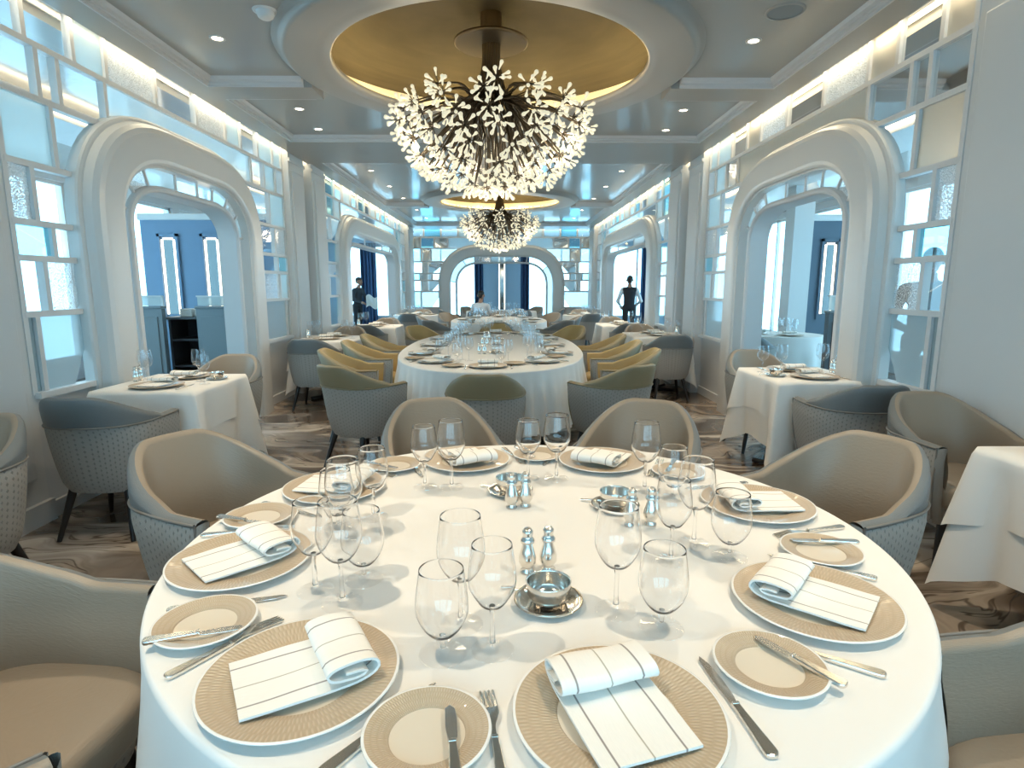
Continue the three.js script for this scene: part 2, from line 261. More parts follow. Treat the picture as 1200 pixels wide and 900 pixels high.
// vertical bars per row (bottom to top), in metres from the screen's near end
function buildScreen(name, label, len, A, ac, x, z, turn, cols, mats, t = .035) {
  const g = sgroup(name, label, x, 0, z, turn);     // local: x from 0 (near end) along the wall, z into the room
  const inA = (px, py, gr = 0) => archHas(A, px - ac, py, gr);
  const spanOut = (y, x0, x1) => {                  // parts of [x0,x1] at height y outside the arch
    const out = []; let st = null; const n = Math.max(8, Math.round((x1 - x0) / .01));
    for (let i = 0; i <= n; i++) { const px = lerp(x0, x1, i / n), o = !inA(px, y, -.02); if (o && st === null) st = px; if ((!o || i === n) && st !== null) { if (px - st > .02) out.push([st, px]); st = null; } }
    return out;
  };
  ROWS.forEach((y, k) => { for (const [a, b] of spanOut(y, 0, len)) mesh('rail', bxm(a, b, y - t / 2, y + t / 2, -.03, k === 0 ? .05 : .02), M.frame, g); });
  for (let r = 0; r + 1 < ROWS.length; r++) {
    const y0 = ROWS[r], y1 = ROWS[r + 1], cs = [0, ...cols[r], len];
    cs.forEach((c) => { let a = null; const n = 30; for (let i = 0; i <= n; i++) { const y = lerp(y0, y1, i / n), o = !inA(c, y, -.02); if (o && a === null) a = y; if ((!o || i === n) && a !== null) { if (y - a > .03) mesh('mullion', bxm(c - t / 2, c + t / 2, a, y, -.03, .018), M.frame, g); a = null; } } });
    for (let c = 0; c + 1 < cs.length; c++) {
      const p0 = cs[c], p1 = cs[c + 1], corner = [[p0, y0], [p1, y0], [p1, y1], [p0, y1]], hit = corner.filter(([a, b]) => inA(a, b, -.01)).length;
      if (hit === 4) continue;
      let geo; const any = hit > 0 || (inA((p0 + p1) / 2, y0, -.01)) ;
      if (!any) geo = bxm(p0 + .012, p1 - .012, y0 + .012, y1 - .012, -.006, -.002);
      else {                                       // clip the pane by the arch, column by column
        const n = 16, pos = [], uv = [], idx = [];
        for (let i = 0; i <= n; i++) { const px = lerp(p0 + .012, p1 - .012, i / n); let yb = y0 + .012; while (yb < y1 - .012 && inA(px, yb, -.015)) yb += .01; pos.push(px, Math.min(yb, y1 - .012), -.004, px, y1 - .012, -.004); uv.push(px, yb, px, y1); }
        // where the arch lies above the pane's foot only at its side, the column starts at the arch
        for (let i = 0; i < n; i++) { const a = i * 2; idx.push(a, a + 2, a + 1, a + 1, a + 2, a + 3); }
        geo = new THREE.BufferGeometry(); geo.setAttribute('position', new THREE.Float32BufferAttribute(pos, 3)); geo.setAttribute('uv', new THREE.Float32BufferAttribute(uv, 2)); geo.setIndex(idx); geo.computeVertexNormals();
      }
      mesh('pane', geo, M[mats[r][c % mats[r].length]], g);
    }
  }
  // dado below the sill
  for (const [a, b] of spanOut(.3, 0, len)) { mesh('dado', bxm(a, b, 0, ROWS[0] - t / 2, -.06, .0), M.white2, g); mesh('skirting', bxm(a, b, 0, .10, 0, .02), M.white, g); }
  return g;
}
const A1 = { hw: 1.37, top: 2.65, rx: 1.02, ry: .84, band: .35, strip: .135 }, A2 = { hw: 2.66, top: 2.65, rx: 1.05, ry: .84, band: .35, strip: .135, shift: 1 }, A3 = { hw: 1.87, top: 2.60, rx: 1.25, ry: 1.2, band: .36, strip: .15, shift: 0 };
const S1Z = -3.43, S1L = 4.21, A1Z = -5.27, S2Z = -8.95, S2L = 7.6, A2Z = -12.55;
const c1 = { cols: [[.09, 4.1], [.20, 3.95], [.30, 3.9], [.19, 3.85], [.40, 3.75], [.33, .50, .94, 3.3, 3.65, 3.98], [.26, .66, .98, 1.57, 2.19, 2.75, 3.08, 3.51, 3.94]],
  mats: [['frostd', 'frostd', 'frostd'], ['clear', 'pattern', 'frost'], ['aqua', 'clear', 'aqua'], ['pattern', 'clear', 'pattern', 'clear'], ['frost', 'clear', 'frost'], ['clear', 'clear', 'clear', 'frost', 'clear', 'frost', 'clear'], ['clear', 'clear', 'frost', 'pattern', 'clear', 'pattern', 'frost', 'clear', 'frost', 'frost']] };
const c1r = { cols: c1.cols, mats: [...c1.mats.slice(0, 4), ['brushed', 'clear', 'frost'], ['mirror', 'mirror', 'mirror', 'brushed', 'mirror', 'frost', 'clear'], ['brushed', 'mirror', 'brushed', 'pattern', 'mirror', 'pattern', 'brushed', 'mirror', 'frost', 'frost']] };
const rp = (a, b, st) => { const o = []; for (let x = a; x < b; x += st) o.push(x); return o; };
const c2 = { cols: [[.35, 7.2], [.5, 7.1], [.3, 7.3], [.45, 7.2], [.3, .7, 6.9, 7.3], [.5, .9, 1.3, 6.3, 6.7, 7.1], rp(.45, 7.5, .52)],
  mats: [['frost', 'aqua'], ['aqua', 'clear', 'aqua'], ['aqua', 'pattern', 'clear'], ['clear', 'aqua', 'clear'], ['frost', 'clear', 'frost'], ['clear', 'aqua', 'frost'], ['clear', 'aqua', 'clear', 'frost']] };
const T1c = [0, 6, 10, 14, 18, 20, 22, 26, 30, 34, archU.length - 1];
for (const [side, x, turn, near] of [['left', XL, Math.PI / 2, 1], ['right', XR, -Math.PI / 2, -1]]) {
  // left wall: local x runs towards -z when turned by +90 degrees; the right wall is turned the other way and mirrored by measuring from its far end
  const flip = (C, L) => ({ cols: C.cols.map((r) => r.map((v) => L - v).reverse()), mats: C.mats });
  const mk = (C, L, A, ac, z0) => side === 'left' ? [L, A, ac, x, z0, turn, C.cols, C.mats] : [L, A, L - ac, x, z0 - L, turn, flip(C, L).cols, C.mats.map((r, i) => { const n = C.cols[i].length + 1, o = []; for (let k = 0; k < n; k++) o.push(r[(n - 1 - k) % r.length]); return o; })];
  buildScreen('window_' + (side === 'left' ? 1 : 2), `white framed screen of clear, frosted and patterned panes round the ${side === 'left' ? 'first arch opposite the stacked service station' : 'first arch with the dark waiter behind it'}`, ...mk(side === 'left' ? c1 : c1r, S1L, A1, S1Z - A1Z, S1Z));
  buildScreen('window_' + (side === 'left' ? 3 : 4), `white framed screen of blue lit panes round the far wide arch ${side === 'left' ? 'by the waiter in a suit' : 'by the waiter in a waistcoat'}`, ...mk(c2, S2L, A2, S2Z - A2Z, S2Z));
  buildArch(side === 'left' ? 'trim_1' : 'trim_2', `white moulded arch in the ${side === 'left' ? 'wall with the blue niche room behind' : 'wall with the dark niche room behind'}`, A1, x, A1Z, turn, T1c);
  buildArch(side === 'left' ? 'trim_3' : 'trim_4', `wide white moulded arch behind the waiter ${side === 'left' ? 'in a suit' : 'in a waistcoat'}`, A2, x, A2Z, turn, T1c);
  // piers between the bays and the long plain pier beside the camera
  const w = side === 'left' ? 1 : -1;
  const pier = (nm, z0, z1, d, lab) => {
    const p = sgroup(nm, lab, x, 0, (z0 + z1) / 2); const L = Math.abs(z1 - z0), xx = w * d;
    mesh('shaft', bxm(-w * .1, xx, 0, 3.10, -L / 2, L / 2), M.white, p);
    mesh('raised_panel', rbox(.03, 2.55, L - .16, .012, xx + w * .006, 1.55, 0), M.white, p);
    mesh('skirting', bxm(xx, xx + w * .03, 0, .13, -L / 2 - .01, L / 2 + .01), M.white, p);
    mesh('cap', bxm(xx, xx + w * .02, 2.93, 2.97, -L / 2, L / 2), M.white, p);
    return p;
  };
  pier(side === 'left' ? 'trim_5' : 'trim_6', -7.66, -8.22, .09, `white panelled pier lit from above, nearer of the pair on the ${side === 'left' ? 'suited' : 'waistcoated'} waiter's wall`);
  pier(side === 'left' ? 'trim_7' : 'trim_8', -8.36, -8.94, .15, `white panelled pier lit from above, farther of the pair on the ${side === 'left' ? 'suited' : 'waistcoated'} waiter's wall`);
  struct('wall_' + side, merge([bxm(x - w * .12, x, 0, 3.2, -8.2, -8.4), bxm(x - w * .12, x, 0, 3.2, -16.55, ZB - .1), bxm(x - w * .12, x, 0, 3.2, -1.65, ZR), bxm(x - w * .12, x - w * .02, 3.1, 3.2, -1.65, ZB)]), M.white, 'plain white wall between the glazed screens');
  const np = pier(side === 'left' ? 'trim_9' : 'trim_10', -1.6, -3.43, .012, side === 'left' ? 'white pier with a wall socket near its foot' : 'broad plain white pier beside the first glazed screen');
  if (side === 'left') { mesh('wall_socket', rbox(.012, .085, .06, .004, .012 + .018, .36, -.70), M.darkgrey, np); }
  pier(side === 'left' ? 'trim_11' : 'trim_12', -16.6, -17.5, .12, `white pier in the far corner on the ${side === 'left' ? 'suited' : 'waistcoated'} waiter's wall`);
}
// far wall with its arch
{
  const c3 = { cols: [[.28], [.30, 5.0], [.26, .62, 4.7, 5.06], [.35, 4.95], [.3, .6, 4.7, 5.0], [.3, .7, 1.1, 4.2, 4.65, 5.0], rp(.4, 5.2, .5)], mats: [['aqua', 'frost', 'aqua'], ['clear', 'mirror', 'clear'], ['aqua', 'mirror', 'clear', 'mirror', 'aqua'], ['clear', 'mirror'], ['aqua', 'mirror', 'frost', 'mirror', 'aqua'], ['mirror', 'aqua', 'mirror', 'frost', 'mirror', 'aqua'], ['clear', 'aqua', 'clear', 'frost']] };
  buildScreen('window_5', 'white framed screen of blue and mirrored panes round the far end arch', XR - XL, A3, MX - XL, XL, ZB, 0, c3.cols, c3.mats, .045);
  buildArch('trim_13', 'white moulded arch in the far end wall', A3, MX, ZB, 0, [0, 4, 12, 18, 20, 22, 29, 37, archU.length - 1]);
  struct('wall_back', bxm(XL - .12, XR + .12, 3.1, 3.2, ZB - .1, ZB), M.white);
}
// outer shell of the aisles: window walls all round, and the wall behind the camera with its windows
let winNo = 6;
function windowWall(name, label, x, z, turn, len, bays, wallMat = M.white2) {
  // local: x along the wall (0..len), z into the room; bays = [x0, x1, y0, y1]
  const g = sgroup(name, label, x, 0, z, turn), s = new THREE.Shape([[0, 0], [len, 0], [len, 3.2], [0, 3.2]].map((p) => new THREE.Vector2(...p)));
  for (const [a, b, c, d] of bays) { const h = new THREE.Path(); h.moveTo(a, c); h.lineTo(a, d); h.lineTo(b, d); h.lineTo(b, c); h.closePath(); s.holes.push(h); }
  const geo = new THREE.ExtrudeGeometry(s, { depth: .18, bevelEnabled: false }); geo.translate(0, 0, -.18); mesh('wall', geo, wallMat, g);
  for (const [a, b, c, d] of bays) {
    const n = Math.max(1, Math.round((b - a) / 1.1));
    mesh('window_frame', merge([bxm(a, b, c, c + .05, -.12, -.05), bxm(a, b, d - .05, d, -.12, -.05), ...Array.from({ length: n + 1 }, (_, k) => { const q = lerp(a + .025, b - .025, k / n); return bxm(q - .025, q + .025, c, d, -.12, -.05); })]), M.white, g);
    for (let k = 0; k < n; k++) mesh('pane', bxm(lerp(a, b, k / n), lerp(a, b, (k + 1) / n), c, d, -.088, -.084), M.clear, g);
  }
  return g;
}
const sideBays = (L) => { const o = []; for (let a = .3; a + 2.55 < L; a += 2.8) o.push([a, a + 2.55, .3, 2.9]); return o; };
windowWall('window_6', 'tall windows along the aisle beyond the blue niche room', XLO, ZR, Math.PI / 2, ZR - ZBO, sideBays(ZR - ZBO));
windowWall('window_7', 'tall windows along the aisle beyond the dark niche room', XRO, ZBO, -Math.PI / 2, ZR - ZBO, sideBays(ZR - ZBO));
windowWall('window_8', 'tall windows behind the far end arch', XLO, ZBO, 0, XRO - XLO, [[.5, 2.7, .3, 2.8], [3.0, 5.45, .3, 2.8], [7.2, 9.8, .3, 2.8], [10.1, 12.3, .3, 2.8]], M.bluel);
windowWall('window_9', 'row of windows in the wall behind the camera', XR + .12, ZR, Math.PI, XR - XL + .24, [[.2, 1.85, .7, 2.7], [1.97, 3.62, .7, 2.7], [3.74, 5.39, .7, 2.7]]);
struct('wall_rear', merge([bxm(XLO, XL - .12, 0, 3.2, ZR, ZR + .15), bxm(XR + .12, XRO, 0, 3.2, ZR, ZR + .15)]), M.white2);

// ---------------------------------------------------------------- ceiling lamps
function downlight(x, z, cd = SPOT_CD, y = YP, deg = 34) {
  const g = thing('downlight', y === YP ? 'small round recessed downlight in the raised ceiling panel' : 'small round recessed downlight in the ceiling border', 'downlight', x, y, z, 0, y === YP ? 'downlights in the panels' : 'downlights in the border');
  mesh('trim_ring', lathe([[.036, -.001], [.040, -.006], [.052, -.005], [.055, 0]], 20), M.white, g);
  mesh('lamp_face', new THREE.CircleGeometry(.036, 20).rotateX(Math.PI / 2).translate(0, -.002, 0), M.lampface, g);
  const l = new THREE.SpotLight(WARM, cd, 0, deg * RAD, 1); l.name = 'downlight_source'; l.position.set(x, y - .012, z); l.target.position.set(x, 0, z); l.castShadow = true; l.shadow.radius = 2; scene.add(l, l.target);
}
for (const z of [-4.45, -6.1]) for (const x of [-2.0, 1.75]) downlight(x, z, 9);
for (const z of [-.75, -2.35]) for (const x of [-1.0, 1.1]) downlight(x, z, SPOT_CD, YP, 47);
for (const x of [-2.05, 1.78]) downlight(x, -6.85, 5);
for (const z of [-9.2, -10.6, -12.0, -13.8, -15.4]) for (const x of [-2.0, 1.75]) downlight(x, z, 10);
{
  const d = thing('smoke_detector', 'small pale round detector on the ceiling panel', 'smoke detector', -1.5, YP, -4.03);
  mesh('detector_body', lathe([[0, -.05], [.03, -.05], [.045, -.04], [.055, -.02], [.06, 0]], 24), M.white, d);
  mesh('detector_base', lathe([[.06, -.008], [.075, -.006], [.078, 0]], 24), M.frame, d);
  const s = thing('ceiling_speaker', 'flat round speaker grille set in the ceiling panel', 'speaker', 1.76, YP, -4.0);
  mesh('grille', lathe([[0, -.006], [.10, -.006], [.105, -.003]], 28), M.greyp, s); mesh('trim_ring', lathe([[.105, -.008], [.118, -.006], [.12, 0]], 28), M.soffit, s);
}

// ---------------------------------------------------------------- chandeliers
function chandelier(z, near, label) {
  const g = thing('chandelier', label, 'chandelier', MX, 0, z, 0, null);
  const T = YS;                                       // dome crown sits at YS + .42
  mesh('canopy', lathe([[0, .2], [.27, .2], [.285, .21], [.285, .225], [0, .225]], 40).translate(0, T, 0), M.bronze, g);
  mesh('stem', lathe([[.085, .42], [.085, .225]], 20).translate(0, T, 0), M.bronze, g);
  mesh('stem_bundle', merge(Array.from({ length: 22 }, (_, k) => { const a = k / 22 * Math.PI * 2; return tube([[Math.cos(a) * .062, T + .2, Math.sin(a) * .062], [Math.cos(a) * .065, T + .06, Math.sin(a) * .065], [Math.cos(a) * .10, T - .10, Math.sin(a) * .10], [Math.cos(a) * .13, T - .2, Math.sin(a) * .13]], .009, 8, 5); })), M.bronze, g);
  mesh('collar', lathe([[0, .04], [.075, .04], [.078, .0], [.10, -.08], [.11, -.17], [0, -.2]], 24).translate(0, T, 0), M.bronze, g);
  // branches end in sprays of lit glass buds on a bowl shaped shell
  const rows = [[-.20, .56, 8], [-.30, .69, 14], [-.42, .71, 16], [-.53, .66, 15], [-.64, .58, 14], [-.73, .46, 11], [-.80, .32, 8], [-.85, .14, 5]];
  const budG = lathe([[0, 0], [.005, .003], [.007, .015], [.008, .035], [.014, .055], [.018, .068], [.016, .079], [.008, .086], [0, .088]], 7);
  let nb = 0; const rest = [], mat4 = new THREE.Matrix4(), Q = new THREE.Quaternion();
  const list = [];
  rows.forEach(([dy, r, n], k) => { for (let i = 0; i < n; i++) { const a = (i + (k % 2) * .5 + (rnd() - .5) * .25) / n * Math.PI * 2; list.push([Math.cos(a) * r * (.95 + rnd() * .08), T + dy + (rnd() - .5) * .05, Math.sin(a) * r * (.95 + rnd() * .08)]); } });
  list.sort((a, b) => b[2] - a[2]);                    // nearest sprays first
  for (const [px, py, pz] of list) {
    const out = V(px, (py - T + .15) * 1.0, pz).normalize(), a = Math.atan2(pz, px), c = V(px, py, pz);
    const br = mesh('branch', merge([0, 1, 2].map((k) => { const o = (k - 1) * .18; return tube([[Math.cos(a + o) * .10, T - .12, Math.sin(a + o) * .10], [Math.cos(a + o * .6) * .2, T - .18 + (py - T) * .12, Math.sin(a + o * .6) * .2], [px * .62 + (rnd() - .5) * .04, lerp(T - .16, py, .58) + .03, pz * .62 + (rnd() - .5) * .04], [px, py, pz]], .0055, 10, 4); })), M.bronze, g);
    const buds = [], nbud = near ? 10 : 9, tx = V(-out.z, 0, out.x).normalize(), ty = out.clone().cross(tx).normalize();
    for (let b = 0; b < nbud; b++) {
      const th = b < 3 ? .45 : 1.0 + rnd() * .45, ph = b * 2.399 + rnd() * .5, d = out.clone().multiplyScalar(Math.cos(th)).addScaledVector(tx, Math.sin(th) * Math.cos(ph)).addScaledVector(ty, Math.sin(th) * Math.sin(ph)).normalize();
      Q.setFromUnitVectors(V(0, 1, 0), d); const st = .03 + rnd() * .02, p = c.clone().addScaledVector(d, st), s = .66 + rnd() * .24; mat4.compose(p, Q, V(s, s, s));
      buds.push(mat4.clone()); rest.push(rod([c.x, c.y, c.z], [p.x + d.x * .015, p.y + d.y * .015, p.z + d.z * .015], .0035, .004, 4));
    }
    if (near && nb + nbud <= 300) { for (const m of buds) { const q = mesh('glass_bud', budG, M.bulb, br); m.decompose(q.position, q.quaternion, q.scale); nb++; } }
    else { const q = mesh('glass_buds', merge(buds.map((m) => budG.clone().applyMatrix4(m))), M.bulb, br); q.userData.kind = 'stuff'; }
  }
  const st = mesh('bud_stalks', merge(rest), M.bronze, g); st.userData.kind = 'stuff';
  for (const [x, y, zz] of [[0, -.95, 0], [.55, -.6, .35], [-.55, -.6, .35], [.5, -.6, -.45], [-.5, -.6, -.45]]) pointLight('chandelier_light', WARM, CHAND_CD / 5, MX + x, T + y, z + zz, 6);
}
chandelier(RC[0], true, 'large bowl shaped chandelier of dark branches and lit glass buds over the second table');
chandelier(RC[1], false, 'smaller looking bowl chandelier hanging farther down the room');

// ---------------------------------------------------------------- tub chairs
const CH = (() => {
  const plan = (s) => { const a = .288, b = .275, q = Math.abs(s); let x, z; if (q < .6) { const f = q / .6 * Math.PI / 2; x = a * Math.pow(Math.sin(f), .78); z = -b * Math.pow(Math.cos(f), .78); } else { const t = (q - .6) / .4; x = a * (1 - .05 * t * t); z = t * .21; } return [Math.sign(s) * x, z]; };
  const hTop = (s) => (() => { const t = clamp((Math.abs(s) - .15) / .57); return lerp(.83, .665, .55 * t * t * (3 - 2 * t) + .45 * t); })();
  const kOf = (y) => y < .6 ? lerp(.76, 1, Math.pow(clamp((y - .27) / .33), .55)) : 1;
  const YB = .655;
  const at = (s, y, ins = 0) => { const [px, pz] = plan(s), sc = kOf(y), over = Math.max(0, y - .6), bk = clamp(-pz / .275); let x = px * sc * (1 - over * .55), z = pz * sc - over * .34 * bk; if (ins) { const l = Math.hypot(px, Math.min(pz, 0) * 1.05) || 1; const nx = px / l, nz = Math.min(pz, 0) / l; x -= nx * ins; z -= nz * ins; } return [x, y, z]; };
  const S = (u) => lerp(-1, 1, u), nu = 44, th = .05;
  const shell = grid(nu, 8, (u, v) => at(S(u), lerp(.27, YB, v)), false, (u, v, p) => [S(u) * .78, p[1]]);
  const cap = grid(nu, 7, (u, v) => { const s = S(u), h = hTop(s); if (v < .7) return at(s, lerp(YB, h - .018, v / .7), -.004 * Math.sin(v * 3)); const f = (v - .7) / .3 * Math.PI / 2; return at(s, h - .018 + .018 * Math.sin(f), (1 - Math.cos(f)) * th / 2); });
  const lining = grid(nu, 12, (u, v) => { const s = S(u), h = hTop(s); if (v < .25) { const f = v / .25 * Math.PI / 2; return at(s, h - .018 + .018 * Math.cos(f), th / 2 + Math.sin(f) * th / 2); } const t = (v - .25) / .75; return at(s, lerp(h - .018, .40, t), th + .022 * Math.sin(t * Math.PI)); });
  const ends = [-1, 1].map((e) => grid(6, 10, (u, v) => { const y = lerp(.27, hTop(e) - .004, v), p = at(e, y, u * th); return [p[0], y - (v > .9 ? .012 * Math.pow(Math.abs(u * 2 - 1), 2) : 0), p[2] + .016 * Math.sin(u * Math.PI)]; }));
  const line = tube(Array.from({ length: 31 }, (_, i) => at(S(i / 30), YB, -.003)), .0055, 60, 5);
  const front = [-1, 1].map((e) => tube([at(e, .30, -.002), at(e, .45, -.002), at(e, YB, -.002)].map((p) => [p[0], p[1], p[2] + .002]), .005, 8, 5));
  const se = (c, p) => Math.sign(c) * Math.pow(Math.abs(c), p);
  const seat = grid(40, 10, (u, v) => { const a = u * Math.PI * 2, prof = [[.0, .475], [.6, .474], [.88, .468], [.97, .455], [1, .435], [1, .40], [.985, .375], [.95, .36], [.9, .355], [.5, .35], [0, .35]][Math.round(v * 10)]; return [se(Math.cos(a), .62) * .238 * prof[0], prof[1], se(Math.sin(a), .62) * .24 * prof[0] + .01]; }, true);
  const base = grid(40, 5, (u, v) => { const a = u * Math.PI * 2, prof = [[.98, .36], [.98, .33], [.95, .29], [.85, .27], [.5, .265], [0, .265]][Math.round(v * 5)]; return [se(Math.cos(a), .6) * .222 * prof[0], prof[1], se(Math.sin(a), .6) * .22 * prof[0] + .0]; }, true, (u, v, p) => [p[0] + p[2], p[1]]);
  const legs = [[-1, 1], [1, 1], [-1, -1], [1, -1]].map(([a, b]) => rod([a * .205, 0, b * .205 - (b < 0 ? .03 : 0)], [a * .15, .285, b * .15], .013, .023, 10));
  return { shell: merge([shell, ...ends]), cap, lining, line: merge([line, ...front]), seat, base, legs };
})();
function chair(kind, x, z, turn, label, group, name = 'tub_chair') {
  const g = thing(name, label, 'chair', x, 0, z, turn, group), gold = kind === 'gold';
  mesh('shell', CH.shell, M.lattice, g); mesh('back_cap', CH.cap, gold ? M.olive : M.slate, g); mesh('inner_back', CH.lining, gold ? M.mustard : M.taupe, g);
  mesh('piping', CH.line, gold ? M.olive : M.piping, g); mesh('seat', CH.seat, gold ? M.mustard : M.taupe, g); mesh('seat_base', CH.base, M.lattice, g);
  for (const l of CH.legs) mesh('leg', l, M.leg, g);
  return g;
}
const face = (x, z, tx, tz) => Math.atan2(tx - x, tz - z);     // turn so that local +z looks at (tx, tz)

// ---------------------------------------------------------------- table linen
const TOP = .75;
function clothRound(a, b, drop, n, amp, ph, p = 1) {
  const se = (c) => Math.sign(c) * Math.pow(Math.abs(c), p), nu = n > 30 ? 432 : 192;
  const prof = []; for (const r of [0, .35, .7, .93]) prof.push([r, 0, 0]); prof.push([.985, 0, 0]); for (let k = 1; k <= 4; k++) { const f = k / 4 * Math.PI / 2; prof.push([1, Math.sin(f) * .014, (1 - Math.cos(f)) * .014, 1]); }
  for (let k = 1; k <= 9; k++) prof.push([1, .014, .014 + (drop - .014) * k / 9, 1]);
  const N = prof.length - 1;
  return grid(nu, N, (u, v) => {
    const t = u * Math.PI * 2, [r, o, dy] = prof[Math.round(v * N)], f = sst(.01, .26, dy) * (.6 + .4 * dy / drop), w = .55 * Math.sin(n * t + ph) + .3 * Math.sin((n > 30 ? n - 17 : n * 2 - 5) * t + ph * 2) + .25 * Math.sin((n - 7) * t - ph);
    const x = a * se(Math.cos(t)) * r, z = b * se(Math.sin(t)) * r, l = Math.hypot(se(Math.cos(t)) / a, se(Math.sin(t)) / b) || 1, nx = se(Math.cos(t)) / a / l, nz = se(Math.sin(t)) / b / l, off = o + f * (amp * (w + .5) + .015);
    return [x + nx * off, TOP - dy, z + nz * off];
  }, true, (u, v, q) => [q[0], q[2] + (TOP - q[1])]);
}
function clothSquare(hx, hz, drop, out, ph, y0 = TOP) {
  const N = 14, per = 4 * (hx + hz), nu = 160;
  const edge = (u) => {                                   // position on the table edge and closeness to a corner
    let d = u * per; const seg = [[hx, -hz, 0, 1, 2 * hz], [hx, hz, -1, 0, 2 * hx], [-hx, hz, 0, -1, 2 * hz], [-hx, -hz, 1, 0, 2 * hx]];
    for (const [x, z, dx, dz, L] of seg) { if (d <= L + 1e-9) { const e = Math.min(d, L - d); return [x + dx * d, z + dz * d, e, d < L / 2 ? -1 : 1, dz, -dx, dx, dz]; } d -= L; }
    return [hx, -hz, 0, 1, 1, 0, 0, 1];
  };
  return grid(nu, N, (u, v) => {
    const [ex, ez, e, sgn, nx, nz] = edge(u % 1); const cx = Math.sign(ex) * Math.SQRT1_2, cz = Math.sign(ez) * Math.SQRT1_2;
    if (v < 3.5 / N) { const r = Math.round(v * N) / 3; return [ex * r * (r === 1 ? 1 : .98), y0, ez * r * (r === 1 ? 1 : .98)]; }
    const k = (Math.round(v * N) - 3) / (N - 3), c = Math.exp(-Math.pow(e / .075, 2)), dip = Math.exp(-Math.pow((e - .14) / .06, 2));
    const len = drop * (1 + .42 * Math.exp(-e / .11)), dy = len * k, o = .008 + out * .2 * k * (1 + .4 * Math.sin(u * 40 + ph)) + c * k * drop * .24 - dip * k * .035;
    const dx = lerp(nx, cx, c), dz = lerp(nz, cz, c);
    return [ex + dx * o, y0 - dy + (k < .06 ? .002 : 0), ez + dz * o];
  }, true, (u, v, q) => [q[0], q[2] + q[1]]);
}
function roundTable(name, label, x, z, a, b, drop, n, amp, ph, p, clothLabel) {
  const t = thing(name, label, 'table', x, 0, z), se = (c) => Math.sign(c) * Math.pow(Math.abs(c), p || 1);
  mesh('table_top', new THREE.ExtrudeGeometry(new THREE.Shape(Array.from({ length: 72 }, (_, i) => { const f = i / 72 * Math.PI * 2; return new THREE.Vector2(se(Math.cos(f)) * (a - .02), se(Math.sin(f)) * (b - .02)); })), { depth: .025, bevelEnabled: false }).rotateX(Math.PI / 2).translate(0, TOP - .004, 0), M.darkgrey, t);
  for (const s of b > 1.2 ? [-1, 1] : [0]) { mesh('pedestal', lathe([[.30, .0], [.30, .02], [.06, .05], [.05, .70], [.16, .72]], 24).translate(0, 0, s * b * .5), M.dark, t); }
  const c = mesh('tablecloth', clothRound(a, b, drop, n, amp, ph, p).translate(x, 0, z), M.cloth); tag(c, clothLabel, 'tablecloth'); return t;
}
function squareTable(x, z, hx, hz, where, ph) {
  const t = thing('side_table', `square two seat table ${where}`, 'table', x, 0, z);
  mesh('table_top', box(hx * 2 - .02, .025, hz * 2 - .02, 0, TOP - .022, 0), M.darkgrey, t);
  mesh('pedestal', merge([lathe([[.045, .04], [.045, .72]], 16), rod([-.22, .02, -.22], [.22, .02, .22], .02, .02, 6), rod([-.22, .02, .22], [.22, .02, -.22], .02, .02, 6)]), M.dark, t);
  const c = thing('tablecloth', `double white cloth on the square table ${where}`, 'tablecloth', x, 0, z);
  mesh('under_cloth', clothSquare(hx, hz, .46, .05, ph, TOP - .003), M.cloth, c); mesh('top_cloth', clothSquare(hx + .004, hz + .004, .26, .07, ph + 2, TOP), M.cloth, c);
}

// ---------------------------------------------------------------- tableware
const wineP = (h, r, k) => { const b = h * k; return [[0, .0035], [r * .80, .002], [r * .92, .0022], [r * .9, .0045], [.012, .009], [.0065, .014], [.0045, b * .4], [.0042, b * .85], [.006, b], [.02, b + .005], [r * .74, b + .022], [r * .95, lerp(b, h, .33)], [r, lerp(b, h, .46)], [r * .975, lerp(b, h, .62)], [r * .90, lerp(b, h, .82)], [r * .83, h]]; };
const glassKinds = { wine: wineP(.225, .046, .42), white: wineP(.205, .043, .42), goblet: wineP(.165, .047, .22) };
const splitAt = { wine: 8, white: 8, goblet: 8 };
const GL = {}; for (const k in glassKinds) { const p = glassKinds[k]; const ow = new THREE.SplineCurve(p.slice(8).map(([a, b]) => new THREE.Vector2(a, b))).getPoints(26).map((v) => [v.x, v.y]), iw = ow.map(([r, y], i) => [Math.max(0, r - (i > 3 ? .0010 : .006 - i * .0012)), y + .0045 * Math.exp(-i / 5)]).reverse(); GL[k] = { bowl: lathe([...ow, ...iw], 40), stem: lathe(p.slice(4, 9), 16), foot: lathe(p.slice(0, 5), 36), far: lathe([[.036, .002], [.004, .008], [.004, p[8][1]], ...p.slice(10)], 14) }; }
function glass(kind, x, z, group, label, far) {
  if (far) { const m = mesh('wine_glass', GL[kind].far, M.glass); m.position.set(x, TOP + .001, z); return tag(m, label, 'glass', group); }
  const g = thing(kind === 'goblet' ? 'water_goblet' : 'wine_glass', label, 'glass', x, TOP + .001, z, rnd() * 6, group);
  mesh('bowl', GL[kind].bowl, M.crystal, g); mesh('stem', GL[kind].stem, M.stem, g); mesh('foot', GL[kind].foot, M.foot, g); return g;
}
const plateP = (R, w) => ({ well: [[0, .006], [w * .9, .006], [w, .0075]], rim: [[w, .0075], [w * 1.04, .0105], [lerp(w, R, .5), .0150], [R - .004, .0185]], edge: [[R - .004, .0185], [R, .0185], [R + .0005, .0165], [R - .004, .0145], [w * 1.05, .003], [w * .7, .0], [0, .0]] });
const PL = { charger: plateP(.16, .092), bread: plateP(.093, .055) };
